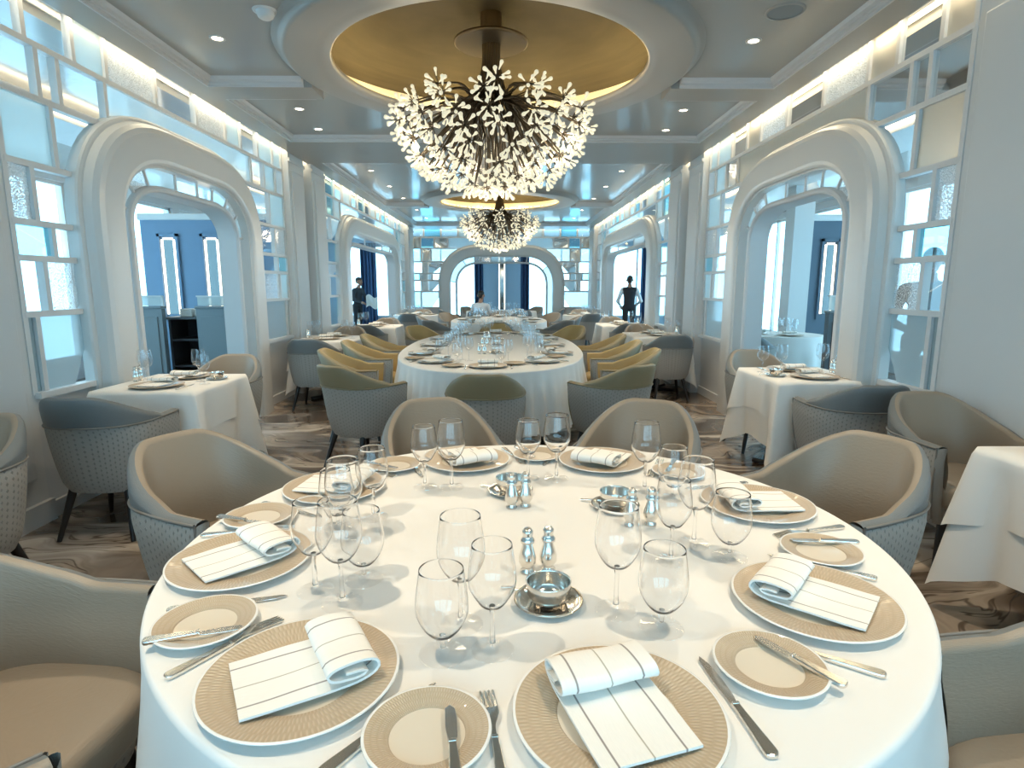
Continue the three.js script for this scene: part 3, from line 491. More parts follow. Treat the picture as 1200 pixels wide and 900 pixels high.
for (const k in PL) { const p = PL[k]; PL[k] = { well: lathe(p.well, 48), rim: lathe(p.rim, 64), edge: lathe(p.edge, 64), far: lathe([...p.edge.slice().reverse(), ...p.rim.slice().reverse()], 24), farw: lathe(p.well, 24) }; }
function plate(kind, x, z, label, group, far) {
  const g = thing(kind === 'charger' ? 'charger_plate' : 'bread_plate', label, 'plate', x, TOP + .001, z, 0, group), P = PL[kind];
  if (far) { mesh('rim', P.far, M.rim, g); mesh('well', P.farw, M.well, g); } else { mesh('well', P.well, M.well, g); mesh('rim', P.rim, M.rim, g); mesh('edge', P.edge, M.edge, g); }
  return g;
}
// napkin: a folded strip with its far end rolled over, as one thick sheet
const NAP = (far) => {
  const path = [[.105, .0065], [.06, .0055], [.0, .006], [-.04, .007], [-.075, .009], [-.098, .016], [-.106, .026], [-.100, .036], [-.08, .041], [-.05, .041], [-.028, .037], [-.022, .030], [-.028, .023], [-.05, .020], [-.075, .021], [-.084, .026], [-.075, .030], [-.05, .031]];
  const c = new THREE.CatmullRomCurve3(path.map(([z, y]) => V(0, y, z))), n = far ? 26 : 60, pts = c.getSpacedPoints(n), th = .0042, nx = far ? 4 : 12;
  const surf = (side) => grid(nx, n, (u, v) => {
    const i = Math.round(v * n), p = pts[i], q = pts[Math.min(n, i + 1)], o = pts[Math.max(0, i - 1)], tz = q.z - o.z, ty = q.y - o.y, l = Math.hypot(tz, ty) || 1;
    const ny = -tz / l, nz = ty / l, taper = 1 + .10 * v + .012 * Math.sin(v * 9), x = (u - .5) * .152 * taper, wob = .0016 * Math.sin(u * 7 + v * 11) * sst(0, .3, v);
    return [x, p.y + ny * th * side + wob + .003, p.z + nz * th * side];
  }, false, (u, v) => [u, v]);
  const a = surf(.5), b = surf(-.5), sides = [0, 1].map((e) => grid(1, n, (u, v) => { const i = Math.round(v * n), g = u < .5 ? a : b, k = (i * (nx + 1) + e * nx) * 3, P = g.attributes.position.array; return [P[k], P[k + 1], P[k + 2]]; }, false, () => [.05, .5]));
  const endc = grid(nx, 1, (u, v) => { const g = v < .5 ? a : b, k = Math.round(u * nx) * 3, P = g.attributes.position.array; return [P[k], P[k + 1], P[k + 2]]; });
  return merge([a, b, ...sides, endc]);
};
const napG = NAP(false), napF = NAP(true);
function extr(pts, depth, bev) { return new THREE.ExtrudeGeometry(new THREE.Shape(pts.map(([a, b]) => new THREE.Vector2(a, b))), { depth, bevelEnabled: true, bevelSize: bev, bevelThickness: bev, bevelSegments: 2, curveSegments: 8 }).rotateX(-Math.PI / 2); }
const smooth2 = (pts, n) => new THREE.SplineCurve(pts.map(([a, b]) => new THREE.Vector2(a, b))).getPoints(n).map((p) => [p.x, p.y]);
const handleG = (L, w) => { const half = smooth2([[w * .55, 0], [w * .5, L * .08], [w * .55, L * .2], [w * .8, L * .6], [w * 1.0, L * .88], [w * .8, L * .98], [0, L]], 16); return merge([extr([...half, ...half.slice(0, -1).reverse().map(([a, b]) => [-a, b])].map(([a, b]) => [a, -b]), .004, .0018), rbox(w * 1.5, .0085, .006, .002, 0, .003, .001, 1)]); };
// local axes: +z towards the diner (handle end), origin in the middle
const CUT = {
  knife: { blade: extr([[.0035, -.002], [.0075, .02], [.0085, .06], [.006, .10], [-.001, .122], [-.006, .112], [-.0075, .06], [-.0055, 0]], .0012, .0006), handle: handleG(.105, .0085) },
  butter: { blade: extr([[.004, -.002], [.008, .01], [.0095, .045], [.008, .066], [.001, .074], [-.006, .068], [-.0075, .03], [-.005, 0]], .0012, .0006), handle: handleG(.09, .0085) },
  fork: { handle: handleG(.115, .008), head: null, tines: [] },
};
{
  const half = smooth2([[.0035, 0], [.0035, .02], [.009, .034], [.0125, .045], [.0125, .056]], 12);
  const bend = (g) => { const p = g.attributes.position; for (let i = 0; i < p.count; i++) { const z = -p.getZ(i); p.setY(i, p.getY(i) + .006 * Math.sin(clamp(z / .1) * Math.PI) * (z > 0 ? 1 : 0)); } g.computeVertexNormals(); return g; };
  CUT.fork.head = bend(extr([...half, ...half.slice().reverse().map(([a, b]) => [-a, b])], .0014, .0006));
  for (const k of [-1.5, -.5, .5, 1.5]) CUT.fork.tines.push(bend(extr([[k * .0066 - .0024, .055], [k * .0066 - .0018, .1], [k * .0066, .104], [k * .0066 + .0018, .1], [k * .0066 + .0024, .055]], .0012, .0005)));
}
const cutFar = {}; for (const k of ['knife', 'butter']) cutFar[k] = merge([CUT[k].blade, CUT[k].handle]); cutFar.fork = merge([CUT.fork.handle, CUT.fork.head, ...CUT.fork.tines]);
const cutSmall = box(.012, .004, .2, 0, .003, 0);
function cutlery(kind, x, y, z, turn, label, group, far, tilt = 0) {
  const name = { knife: 'dinner_knife', butter: 'butter_knife', fork: 'dinner_fork' }[kind];
  const g = thing(name, label, kind === 'fork' ? 'fork' : 'knife', x, y, z, turn, group); g.rotation.order = 'YXZ'; g.rotation.x = tilt;
  if (far) { mesh('cutlery_body', cutFar[kind], M.steel, g); return g; }
  mesh('handle', CUT[kind].handle, M.silver, g);
  if (kind === 'fork') { mesh('head', CUT.fork.head, M.silver, g); CUT.fork.tines.forEach((t) => mesh('tine', t, M.silver, g)); } else mesh('blade', CUT[kind].blade, M.steel, g);
  return g;
}
const bowlG = lathe([[0, .012], [.026, .012], [.034, .016], [.041, .026], [.0435, .05], [.0445, .053], [.0465, .053], [.0465, .049], [.044, .026], [.036, .012], [.028, .008], [0, .008]], 48);
const saucerG = lathe([[0, .002], [.03, .002], [.036, .006], [.046, .005], [.05, .009], [.058, .008], [.063, .013], [.071, .014], [.072, .012], [.06, .004], [.03, 0], [0, 0]], 56);
const shakerG = lathe([[0, 0], [.0165, 0], [.017, .004], [.012, .009], [.0135, .014], [.0195, .024], [.02, .036], [.016, .052], [.0125, .064], [.012, .072]], 28), shakerTop = lathe([[.012, .072], [.016, .073], [.0165, .078], [.0125, .083], [.0105, .088], [.0125, .094], [.0122, .1], [.007, .106], [0, .107]], 24);
function bowlSet(x, z, label, group) { const g = thing('silver_bowl', label, 'bowl', x, TOP + .001, z, 0, group); mesh('bowl', bowlG, M.silver, g); mesh('saucer', saucerG, M.silver, g); mesh('spoon', merge([rod([-.02, .012, -.03], [-.095, .004, -.055], .003, .004, 6)]), M.silver, g); return g; }
function shaker(x, z, label, group) { const g = thing('shaker', label, 'shaker', x, TOP + .001, z, 0, group); mesh('shaker_body', shakerG, M.silver, g); mesh('shaker_top', shakerTop, M.silver, g); return g; }

// ---------------------------------------------------------------- first round table
const C1 = [.07, -1.48], R1 = .875;
roundTable('round_table', 'large round dining table with eight places in front of the camera', ...C1, R1, R1, .50, 13, .022, .6, 1, 'white cloth on the large round table with eight places');
const places = [[.17, -.794, 7.5], [-.34, -.888, -36], [-.626, -1.31, -76], [-.549, -1.815, -118], [-.144, -2.109, -161], [.358, -2.093, 155], [.746, -1.651, 104], [.635, -1.113, 56]];
const onT1 = 'on the large round table', at1 = ['facing straight down the room', 'by the chair arm tip', 'by the socket side chair with brown seat', 'before the chair nearest the socket pier table', 'before the socket side chair backing the mustard ones', 'before the plain side chair backing the mustard ones', 'before the chair nearest the dark niche arch', 'by the plain side chair with brown seat'];
places.forEach(([x, z, a], i) => {
  const t = a * RAD, rx = Math.cos(t), rz = -Math.sin(t), ox = Math.sin(t), oz = Math.cos(t), L = (r, o) => [x + rx * r + ox * o, z + rz * r + oz * o];
  plate('charger', x, z, `large beige charger plate at the place ${at1[i]}`, 'charger plates on the large round table');
  const n = mesh('napkin', napG, M.napkin); n.position.set(x + ox * (i === 1 ? -.005 : .0), TOP + .0125, z + oz * 0); n.rotation.y = t + [.06, -.75, -.55, -.5, .15, -.1, .65, -.45][i] * (i === 0 ? 1 : .0) + [0.10, -.42, .55, .35, .1, -.12, -.25, -.12][i];
  tag(n, `white striped rolled napkin at the place ${at1[i]}`, 'napkin', 'rolled napkins on the large round table');
  const [bx, bz] = [[-.114, -.756], [-.576, -1.043], [-.691, -1.57], [-.40, -2.045], L(-.27, -.03), L(-.28, -.02), [.77, -1.339], [.45, -.904]][i].slice(0, 2);
  plate('bread', bx, bz, `small beige bread plate at the place ${at1[i]}`, 'bread plates on the large round table');
  const bt = t + [.03, -.65, -.55, 0, .1, 0, -1.1 + .75, -.40][i];
  cutlery('butter', bx + rx * .035 + ox * .03, TOP + .0175, bz + rz * .035 + oz * .03, bt, `silver butter knife at the place ${at1[i]}`, 'butter knives on the large round table');
  const [fx, fz] = L(-.19, .015); cutlery('fork', fx, TOP + .003, fz, t + .02, `silver dinner fork at the place ${at1[i]}`, 'forks on the large round table');
  const [kx, kz] = L(.19, .0); cutlery('knife', kx, TOP + .003, kz, t, `silver dinner knife at the place ${at1[i]}`, 'dinner knives on the large round table');
});
const glasses1 = [['wine', -.085, -1.045], ['white', -.024, -.964], ['goblet', -.112, -.953], ['wine', -.337, -1.125], ['white', -.409, -1.177], ['goblet', -.316, -1.225], ['wine', -.405, -1.41], ['white', -.372, -1.585], ['goblet', -.455, -1.515], ['white', -.263, -1.84], ['wine', -.175, -1.83], ['white', .077, -1.925], ['wine', .173, -1.915], ['wine', .446, -1.80], ['goblet', .515, -1.73], ['wine', .478, -1.40], ['goblet', .54, -1.325], ['wine', .222, -1.092], ['goblet', .298, -1.03], ['white', .395, -1.31]];
const nearest = (x, z) => { let b = 0, d = 9; places.forEach(([px, pz, a], i) => { const t = a * RAD, gx = px + Math.cos(t) * .13 - Math.sin(t) * .25, gz = pz - Math.sin(t) * .13 - Math.cos(t) * .25, e = Math.hypot(x - gx, z - gz); if (e < d) { d = e; b = i; } }); return at1[b]; };
for (const [k, x, z] of glasses1) glass(k, x, z, k === 'goblet' ? 'water goblets on the large round table' : k === 'wine' ? 'tall wine glasses on the large round table' : 'smaller wine glasses on the large round table', { goblet: 'clear short water goblet', wine: 'clear tall wine glass', white: 'clear smaller wine glass' }[k] + ` for the place ${nearest(x, z)}`);
[[.088, -1.122, 'toward the place facing straight down the room'], [.015, -1.785, 'toward the chairs backing the mustard ones'], [.325, -1.655, 'toward the chair nearest the dark niche arch']].forEach(([x, z, l]) => bowlSet(x, z, `round silver bowl on a saucer ${l}`, 'silver bowls on the large round table'));
[[.05, -1.262, 0], [.098, -1.27, 0], [.018, -1.66, 1], [.06, -1.67, 1], [.345, -1.525, 2], [.40, -1.53, 2]].forEach(([x, z, k]) => shaker(x, z, `slim silver shaker by the bowl ${['facing straight down the room', 'toward the chairs backing the mustard ones', 'toward the dark niche arch'][k]}`, 'silver shakers on the large round table'));
{
  const gr = 'chairs round the large round table', q = 'grey tub chair at the large round table';
  for (const [a, r, l] of [[-119, 1.26, ', before the square table by the socket pier'], [-163, 1.25, ' backing the middle mustard chair, socket side'], [155, 1.28, ' backing the mustard chairs, plain pier side'], [117, 1.25, ', before the table under the dark niche arch']]) { const t = a * RAD, x = C1[0] + Math.sin(t) * r, z = C1[1] + Math.cos(t) * r; chair('std', x, z, face(x, z, ...C1), q + l, gr); }
  chair('std', -.66, -.515, face(-.66, -.515, ...C1), q + ' showing only the tip of its arm', gr);
  chair('std', -1.10, -1.14, Math.PI / 2 - .05, q + ' with its brown seat showing, socket pier side', gr);
  chair('std', 1.12, -.885, -Math.PI / 2 + .05, q + ' with its brown seat showing, plain pier side', gr);
}
// ---------------------------------------------------------------- second, long oval table
const C2 = [-.14, -6.45];
roundTable('oval_table', 'long oval dining table ringed by mustard chairs under the large chandelier', ...C2, .92, 2.02, .52, 58, .034, 1.2, .82, 'white pleated cloth on the long oval table with mustard chairs');
function longSettings(cx, cz, a, b, list, on, full, glassN, gp = [['wine', .06, -.275], ['white', .165, -.245], ['goblet', .105, -.162]]) {
  for (const [tx, tz, ang] of list) {
    const t = ang * RAD, rx = Math.cos(t), rz = -Math.sin(t), ox = Math.sin(t), oz = Math.cos(t), x = cx + tx, z = cz + tz, L = (r, o) => [x + rx * r + ox * o, z + rz * r + oz * o];
    plate('charger', x, z, `beige charger plate under a napkin ${on}`, `charger plates ${on}`, true);
    const n = mesh('napkin', napF, M.napkin); n.position.set(x, TOP + .0125, z); n.rotation.y = t + (rnd() - .5) * .5; tag(n, `white rolled napkin on a charger ${on}`, 'napkin', `napkins ${on}`);
    if (full) {
      if (full !== 3) { const [bx, bz] = L(-.288, -.03); plate('bread', bx, bz, `small beige bread plate ${on}`, `bread plates ${on}`, true); }
      const [kx, kz] = L(.19, .02); cutlery('knife', kx, TOP + .003, kz, t, `silver knife beside a charger ${on}`, `knives ${on}`, true);
      const [fx, fz] = L(-.19 + .012, .02); if (full > 1 && full !== 3) cutlery('fork', fx, TOP + .003, fz, t, `silver fork beside a charger ${on}`, `forks ${on}`, true);
    }
    for (let k = 0; k < glassN; k++) { const [gk, r, o] = gp[k], [gx, gz] = L(r, o); glass(gk, gx, gz, `glasses ${on}`, `clear stemmed glass ${on}`, true); }
  }
}
{
  const on = 'on the long oval table', P = [];
  for (const z of [-1.0, -.2, .6]) { P.push([-.64, z + .2, -90]); P.push([.64, z + .2, 90]); }
  P.push([0, 1.74, 0], [-.46, 1.42, -38], [.46, 1.42, 38], [0, -1.74, 180], [-.46, -1.45, -142], [.46, -1.45, 142]);
  longSettings(...C2, .86, 2, P, on, 2, 3);
  for (const z of [-.75, 0, .75]) { bowlSet(C2[0] + .05, C2[1] + z, `silver bowl on a saucer ${on}`, 'silver bowls on the long oval table'); shaker(C2[0] - .06, C2[1] + z + .05, `silver shaker ${on}`, 'silver shakers on the long oval table'); shaker(C2[0] - .11, C2[1] + z + .04, `silver shaker ${on}`, 'silver shakers on the long oval table'); }
  const cl = ['mustard tub chair at the oval table end nearest the large round table', 'mustard tub chair at the oval table corner nearest the socket pier', 'mustard tub chair at the oval table corner nearest the dark niche arch', 'mustard tub chair along the socket side of the oval table', 'mustard tub chair along the plain pier side of the oval table', 'mustard tub chair at a far corner of the oval table', 'mustard tub chair at the oval table end nearest the far arch'], ci = [0, 1, 2, 3, 4, 3, 4, 3, 4, 5, 5, 6]; let cn = 0; const gr = 'mustard chairs round the long oval table';
  for (const [x, z, tx, tz] of [[.0, 2.34, 0, 0], [-.97, 1.93, -.1, .7], [.97, 1.93, .1, .7], [-1.23, 1.04, 0, .95], [1.23, 1.04, 0, .95], [-1.25, .2, 0, .15], [1.25, .2, 0, .15], [-1.25, -.62, 0, -.62], [1.25, -.62, 0, -.62], [-.98, -1.95, 0, -.9], [.98, -1.95, 0, -.9], [0, -2.36, 0, 0]]) chair('gold', C2[0] + x, C2[1] + z, face(x, z, tx, tz), cl[ci[cn++]], gr);
}
// ---------------------------------------------------------------- third table and the far end
const C3 = [-.12, -11.4];
roundTable('oval_table', 'oval dining table with grey chairs beyond the mustard chairs', ...C3, .9, 1.35, .5, 20, .03, 2.2, .85, 'white cloth on the oval table with grey chairs');
{
  const on = 'on the oval table with grey chairs', P = [[0, 1.1, 0], [-.55, .75, -60], [.55, .75, 60], [-.68, 0, -90], [.68, 0, 90], [-.5, -.8, -140], [.5, -.8, 140], [0, -1.1, 180]];
  longSettings(...C3, .9, 1.35, P, on, 0, 3);
  const cl = 'grey tub chair at the oval table beyond the mustard chairs', gr = 'grey chairs round the farther oval table';
  for (const [x, z] of [[0, 1.75], [-1.0, 1.15], [1.0, 1.15], [-1.25, 0], [1.25, 0], [-1.0, -1.15], [1.0, -1.15], [0, -1.75]]) chair('std', C3[0] + x, C3[1] + z, face(x, z, 0, 0), cl, gr);
  const C4 = [-.1, -15.4]; roundTable('round_table', 'round dining table in front of the far end arch', ...C4, .9, .9, .5, 14, .03, .3, 1, 'white cloth on the round table before the far end arch');
  longSettings(...C4, .9, .9, [[0, .65, 0], [-.6, .25, -70], [.6, .25, 70], [-.45, -.45, -135], [.45, -.45, 135]], 'on the round table before the far arch', 0, 2);
  for (const a of [20, -20, 80, -80, 140, -140]) { const t = a * RAD, rr = a === -20 ? 1.46 : 1.3, x = C4[0] + Math.sin(t) * rr, z = C4[1] + Math.cos(t) * rr; chair('std', x, z, face(x, z, ...C4), 'grey tub chair at the round table before the far end arch', 'chairs at the far round table'); }
}
// ---------------------------------------------------------------- two seat tables along the walls
const dressed = (x, z, on, full) => {
  for (const s of [1, -1]) longSettings(x, z, 0, 0, [[0, s * .235, s > 0 ? 0 : 180]], on, full, full ? 3 : 2);
};
function sideSet(x, z, hx, hz, where, full, chairs, near) {
  squareTable(x, z, hx, hz, where, x * 3 + z);
  const on = `on the square table ${where}`; const sx = Math.sign(x - MX);
  longSettings(x, z, 0, 0, [[0, hz - .17, 0], [0, -hz + .17, 180]], on, full ? 3 : 0, 2, [['wine', .17, -.22], ['white', hx - .065, -.105]]);
  shaker(x + sx * (hx - .05), z - .015, `silver shaker by the wall side ${on}`, `shakers ${on}`); shaker(x + sx * (hx - .05), z - .065, `silver shaker by the wall side ${on}`, `shakers ${on}`);
  if (full) bowlSet(x - sx * (hx - .08), z + sx * .11, `small silver bowl ${on}`, `bowls ${on}`);
  if (chairs & 1) chair('std', x, z + hz + .30, Math.PI, `grey tub chair, patterned back showing, at the square table ${where}`);
  if (chairs & 2) chair('std', x, z - hz - .30, 0, `grey tub chair, padded inside showing, at the square table ${where}`);
}
sideSet(-2.27, -4.0, .32, .37, 'by the socket pier', 1, 3);
sideSet(-2.34, -1.62, .30, .40, 'before the socket pier', 0, 2);
sideSet(2.21, -4.32, .32, .36, 'under the dark niche arch', 1, 3);
sideSet(2.19, -1.93, .25, .38, 'by the broad plain pier', 0, 0);
chair('std', 2.265, -2.82, .0, 'grey tub chair, padded inside showing, at the square table by the broad plain pier');
sideSet(-2.2, -7.45, .36, .38, 'at the suited waiter piers', 0, 3);
sideSet(2.03, -7.95, .36, .38, 'at the waistcoated waiter piers', 0, 3);
sideSet(-2.12, -9.75, .36, .38, 'past the suited waiter piers', 0, 3);
sideSet(1.98, -10.1, .36, .38, 'past the waistcoated waiter piers', 0, 3);
const C5 = [-2.02, -13.5], C6 = [1.82, -13.4];
for (const [c, w] of [[C5, 'before the suited waiter'], [C6, 'before the waistcoated waiter']]) {
  roundTable('round_table', `small round table ${w}`, ...c, .5, .5, .48, 11, .025, c[0], 1, `white cloth on the small round table ${w}`);
  longSettings(...c, .6, .6, [[0, .3, 0], [-.3, 0, -90], [.3, 0, 90], [0, -.3, 180]], `on the small round table ${w}`, 0, 2);
  for (const a of [0, 180]) { const t = a * RAD, x = c[0] + Math.sin(t) * .86, z = c[1] + Math.cos(t) * .86; chair('std', x, z, face(x, z, ...c), `grey tub chair at the small round table ${w}`, `chairs at the small round table ${w}`); }
}

// ---------------------------------------------------------------- beyond the arches
function nicheWall(name, label, x0, x1, z, h, niches, mat) {
  const g = thing(name, label, 'wall panel', (x0 + x1) / 2, 0, z), w = Math.abs(x1 - x0);
  mesh('panel_body', box(w, h, .5, 0, h / 2, -.25), mat, g);
  mesh('cornice', rbox(w + .06, .10, .56, .02, 0, h + .05, -.25), M.white, g);
  for (const [nx, nw, y0, y1] of niches) {
    mesh('niche_frame', merge([bxm(nx - nw / 2 - .09, nx - nw / 2 - .05, y0 - .09, y1 + .09, 0, .035), bxm(nx + nw / 2 + .05, nx + nw / 2 + .09, y0 - .09, y1 + .09, 0, .035), bxm(nx - nw / 2 - .09, nx + nw / 2 + .09, y1 + .05, y1 + .09, 0, .035)]), mat, g);
    mesh('niche_mirror', bxm(nx - nw / 2, nx + nw / 2, y0, y1, .002, .01), M.smoked, g);
    for (const s of [-1, 1]) mesh('niche_light', bxm(nx + s * (nw / 2 + .005), nx + s * (nw / 2 + .035), y0, y1, .0, .02), M.niche, g);
    mesh('niche_light', bxm(nx - nw / 2, nx + nw / 2, y1, y1 + .03, 0, .02), M.niche, g);
    rectLight('niche_light_source', WARM, 2.5, nw + .07, y1 - y0, x0 / 2 + x1 / 2 + nx, (y0 + y1) / 2, z + .05, x0 / 2 + x1 / 2 + nx, (y0 + y1) / 2, z + 2);
  }
  return g;
}
function divider(label, x0, x1, z, yp, yg, n, mat) {
  const g = thing('banquette_divider', label, 'divider', (x0 + x1) / 2, 0, z), w = Math.abs(x1 - x0);
  mesh('divider_body', box(w, yp, .08, 0, yp / 2, 0), mat, g); mesh('divider_cap', rbox(w + .02, .03, .12, .01, 0, yp + .01, 0), M.greyp, g);
  for (let k = 0; k < n; k++) { const a = -w / 2 + w * k / n, b = a + w / n; mesh('divider_panel', rbox(w / n - .1, yp - .25, .02, .006, (a + b) / 2, yp / 2 + .03, .042), mat, g); mesh('frosted_pane', bxm(a + .01, b - .01, yp + .03, yg, -.006, .006), M.frost, g); mesh('pane_post', bxm(b - .012, b + .012, yp + .02, yg + .01, -.014, .014), M.frame, g); }
  mesh('pane_rail', bxm(-w / 2, w / 2, yg, yg + .018, -.014, .014), M.frame, g);
  return g;
}
nicheWall('niche_wall', 'blue panelled wall with slim lit mirror niches seen through the first arch', -5.75, -3.55, -9.6, 2.42, [[-.68, .15, .95, 2.12], [.0, .15, .95, 2.12]], M.blue);
nicheWall('niche_wall', 'slate blue wall with one warm lit niche beyond the arch with dark divider', 4.85, 5.95, -9.6, 2.42, [[-.18, .12, .95, 2.05]], std(.085, .125, .17, .55));
mesh('aisle_column', merge([bxm(4.42, 4.72, 0, 3.04, -9.5, -9.2), bxm(4.40, 4.74, 0, .12, -9.52, -9.18), bxm(4.40, 4.74, 2.8, 2.9, -9.52, -9.18)]), M.white); tag(scene.children[scene.children.length - 1], 'square white column beside the slate blue niche wall', 'column');
divider('grey panelled divider with a frosted glass strip, beside the service station', -4.75, -4.02, -7.0, 1.14, 1.27, 2, M.greyp);
divider('narrow grey divider with a frosted glass strip, on the other side of the service station', -3.62, -3.12, -7.0, 1.14, 1.27, 1, M.greyp);
divider('tall dark grey divider beyond the arch with set table behind', 3.62, 4.02, -6.6, 1.10, 1.28, 1, M.darkgrey);
{
  const s = thing('service_station', 'dark service cabinet with shelves between the two grey dividers', 'cabinet', -3.82, 0, -7.35);
  mesh('cabinet_body', merge([bxm(-.24, -.21, 0, 1.0, -.2, .2), bxm(.21, .24, 0, 1.0, -.2, .2), bxm(-.21, .21, 0, 1.0, -.2, -.17)]), M.dark, s);
  for (const y of [.08, .42, .74]) mesh('shelf', bxm(-.21, .21, y, y + .025, -.17, .19), M.dark, s);
  mesh('worktop', rbox(.52, .03, .44, .008, 0, 1.015, 0), M.darkgrey, s);
  for (const [x, y, k] of [[-.08, 1.031, 0], [.1, 1.031, 1]]) { const st = mesh('napkin_stack', merge(Array.from({ length: 5 }, (_, i) => rbox(.15, .018, .2, .008, (i % 2) * .006, .009 + i * .0185, 0, 1))), M.cloth); st.position.set(-3.82 + x, y, -7.35); tag(st, 'stack of folded white napkins on the service cabinet', 'napkins', 'napkin stacks'); }
}
// a dressed table and chair in the aisle beyond the second arch
roundTable('round_table', 'round table behind the tall dark divider', 3.75, -8.0, .55, .55, .48, 10, .025, 1, 1, 'white cloth on the round table behind the tall dark divider');
longSettings(3.75, -8.0, .5, .5, [[0, .33, 0], [-.33, 0, -90]], 'on the table behind the dark divider', 0, 3);
chair('std', 3.05, -7.25, face(3.05, -7.25, 3.6, -8.0), 'grey tub chair by the table behind the tall dark divider');
chair('std', 3.1, -8.7, face(3.1, -8.7, 3.75, -8.0), 'grey tub chair beyond the table behind the tall dark divider');
// curtains
function curtain(label, x, z, turn, w, h = 2.85) {
  const c = mesh('curtain', grid(48, 1, (u, v) => [(u - .5) * w, .02 + v * h, .045 * Math.sin(u * w * 52) + .02 * Math.sin(u * 23)]), M.curtain); c.position.set(x, 0, z); c.rotation.y = turn; return tag(c, label, 'curtain', 'navy window curtains');
}
curtain('gathered navy curtain behind the suited waiter', -4.78, ZBO + .25, 0, .55); curtain('gathered navy curtain behind the waistcoated waiter', 5.05, ZBO + .25, 0, .55);
nicheWall('niche_wall', 'blue grey wall with a slim warm lit niche in the middle of the far end arch', -.74, .52, ZBO + .75, 2.9, [[0, .14, .6, 2.5]], M.bluel);
for (const x of [-.91, .69]) { const c = curtain('gathered navy curtain flanking the niche in the far end arch', x, ZBO + .5, 0, .3); c.userData.group = 'navy curtains in the far end arch'; }

// ---------------------------------------------------------------- people
function sdfGeo(prims, lo, hi, cell, k) {
  const c = [(lo[0] + hi[0]) / 2, (lo[1] + hi[1]) / 2, (lo[2] + hi[2]) / 2], half = Math.max(hi[0] - lo[0], hi[1] - lo[1], hi[2] - lo[2]) / 2 + cell * 2, N = Math.min(150, Math.ceil(half * 2 / cell));
  const mc = new MarchingCubes(N, M.person, false, false, 60000); mc.isolation = 0; mc.reset();
  const dist = (x, y, z) => { let d = 9; for (const p of prims) { const bx = p.b[0] - p.a[0], by = p.b[1] - p.a[1], bz = p.b[2] - p.a[2], px = x - p.a[0], py = y - p.a[1], pz = z - p.a[2], l = bx * bx + by * by + bz * bz || 1e-9, t = clamp((px * bx + py * by + pz * bz) / l), s = p.s || [1, 1, 1]; const qx = (px - bx * t) / s[0], qy = (py - by * t) / s[1], qz = (pz - bz * t) / s[2], e = Math.hypot(qx, qy, qz) - lerp(p.r0, p.r1, t), kk = p.k || k, h = clamp(.5 + .5 * (d - e) / kk); d = lerp(d, e, h) - kk * h * (1 - h); } return d; };
  const at = (i) => (i - N / 2) / (N / 2) * half;
  for (let z = 0; z < N; z++) for (let y = 0; y < N; y++) for (let x = 0; x < N; x++) mc.field[x + y * N + z * N * N] = -dist(c[0] + at(x), c[1] + at(y), c[2] + at(z));
  mc.update(); const n = mc.count, pos = new Float32Array(n * 3), nor = new Float32Array(n * 3), cl = new Float32Array(n * 3), e = .004;
  for (let i = 0; i < n; i++) {
    const x = c[0] + mc.positionArray[i * 3] * half, y = c[1] + mc.positionArray[i * 3 + 1] * half, z = c[2] + mc.positionArray[i * 3 + 2] * half; pos.set([x, y, z], i * 3);
    const g = [dist(x + e, y, z) - dist(x - e, y, z), dist(x, y + e, z) - dist(x, y - e, z), dist(x, y, z + e) - dist(x, y, z - e)], l = Math.hypot(...g) || 1; nor.set(g.map((v) => v / l), i * 3);
    let best = 9, bc = [1, 1, 1]; for (const p of prims) { const bx = p.b[0] - p.a[0], by = p.b[1] - p.a[1], bz = p.b[2] - p.a[2], px = x - p.a[0], py = y - p.a[1], pz = z - p.a[2], t = clamp((px * bx + py * by + pz * bz) / (bx * bx + by * by + bz * bz || 1e-9)), s = p.s || [1, 1, 1], d = Math.hypot((px - bx * t) / s[0], (py - by * t) / s[1], (pz - bz * t) / s[2]) - lerp(p.r0, p.r1, t); if (d < best) { best = d; bc = p.c; } } cl.set(bc, i * 3);
  }
  const g = new THREE.BufferGeometry(); g.setAttribute('position', new THREE.BufferAttribute(pos, 3)); g.setAttribute('normal', new THREE.BufferAttribute(nor, 3)); g.setAttribute('color', new THREE.BufferAttribute(cl, 3)); return g;
}
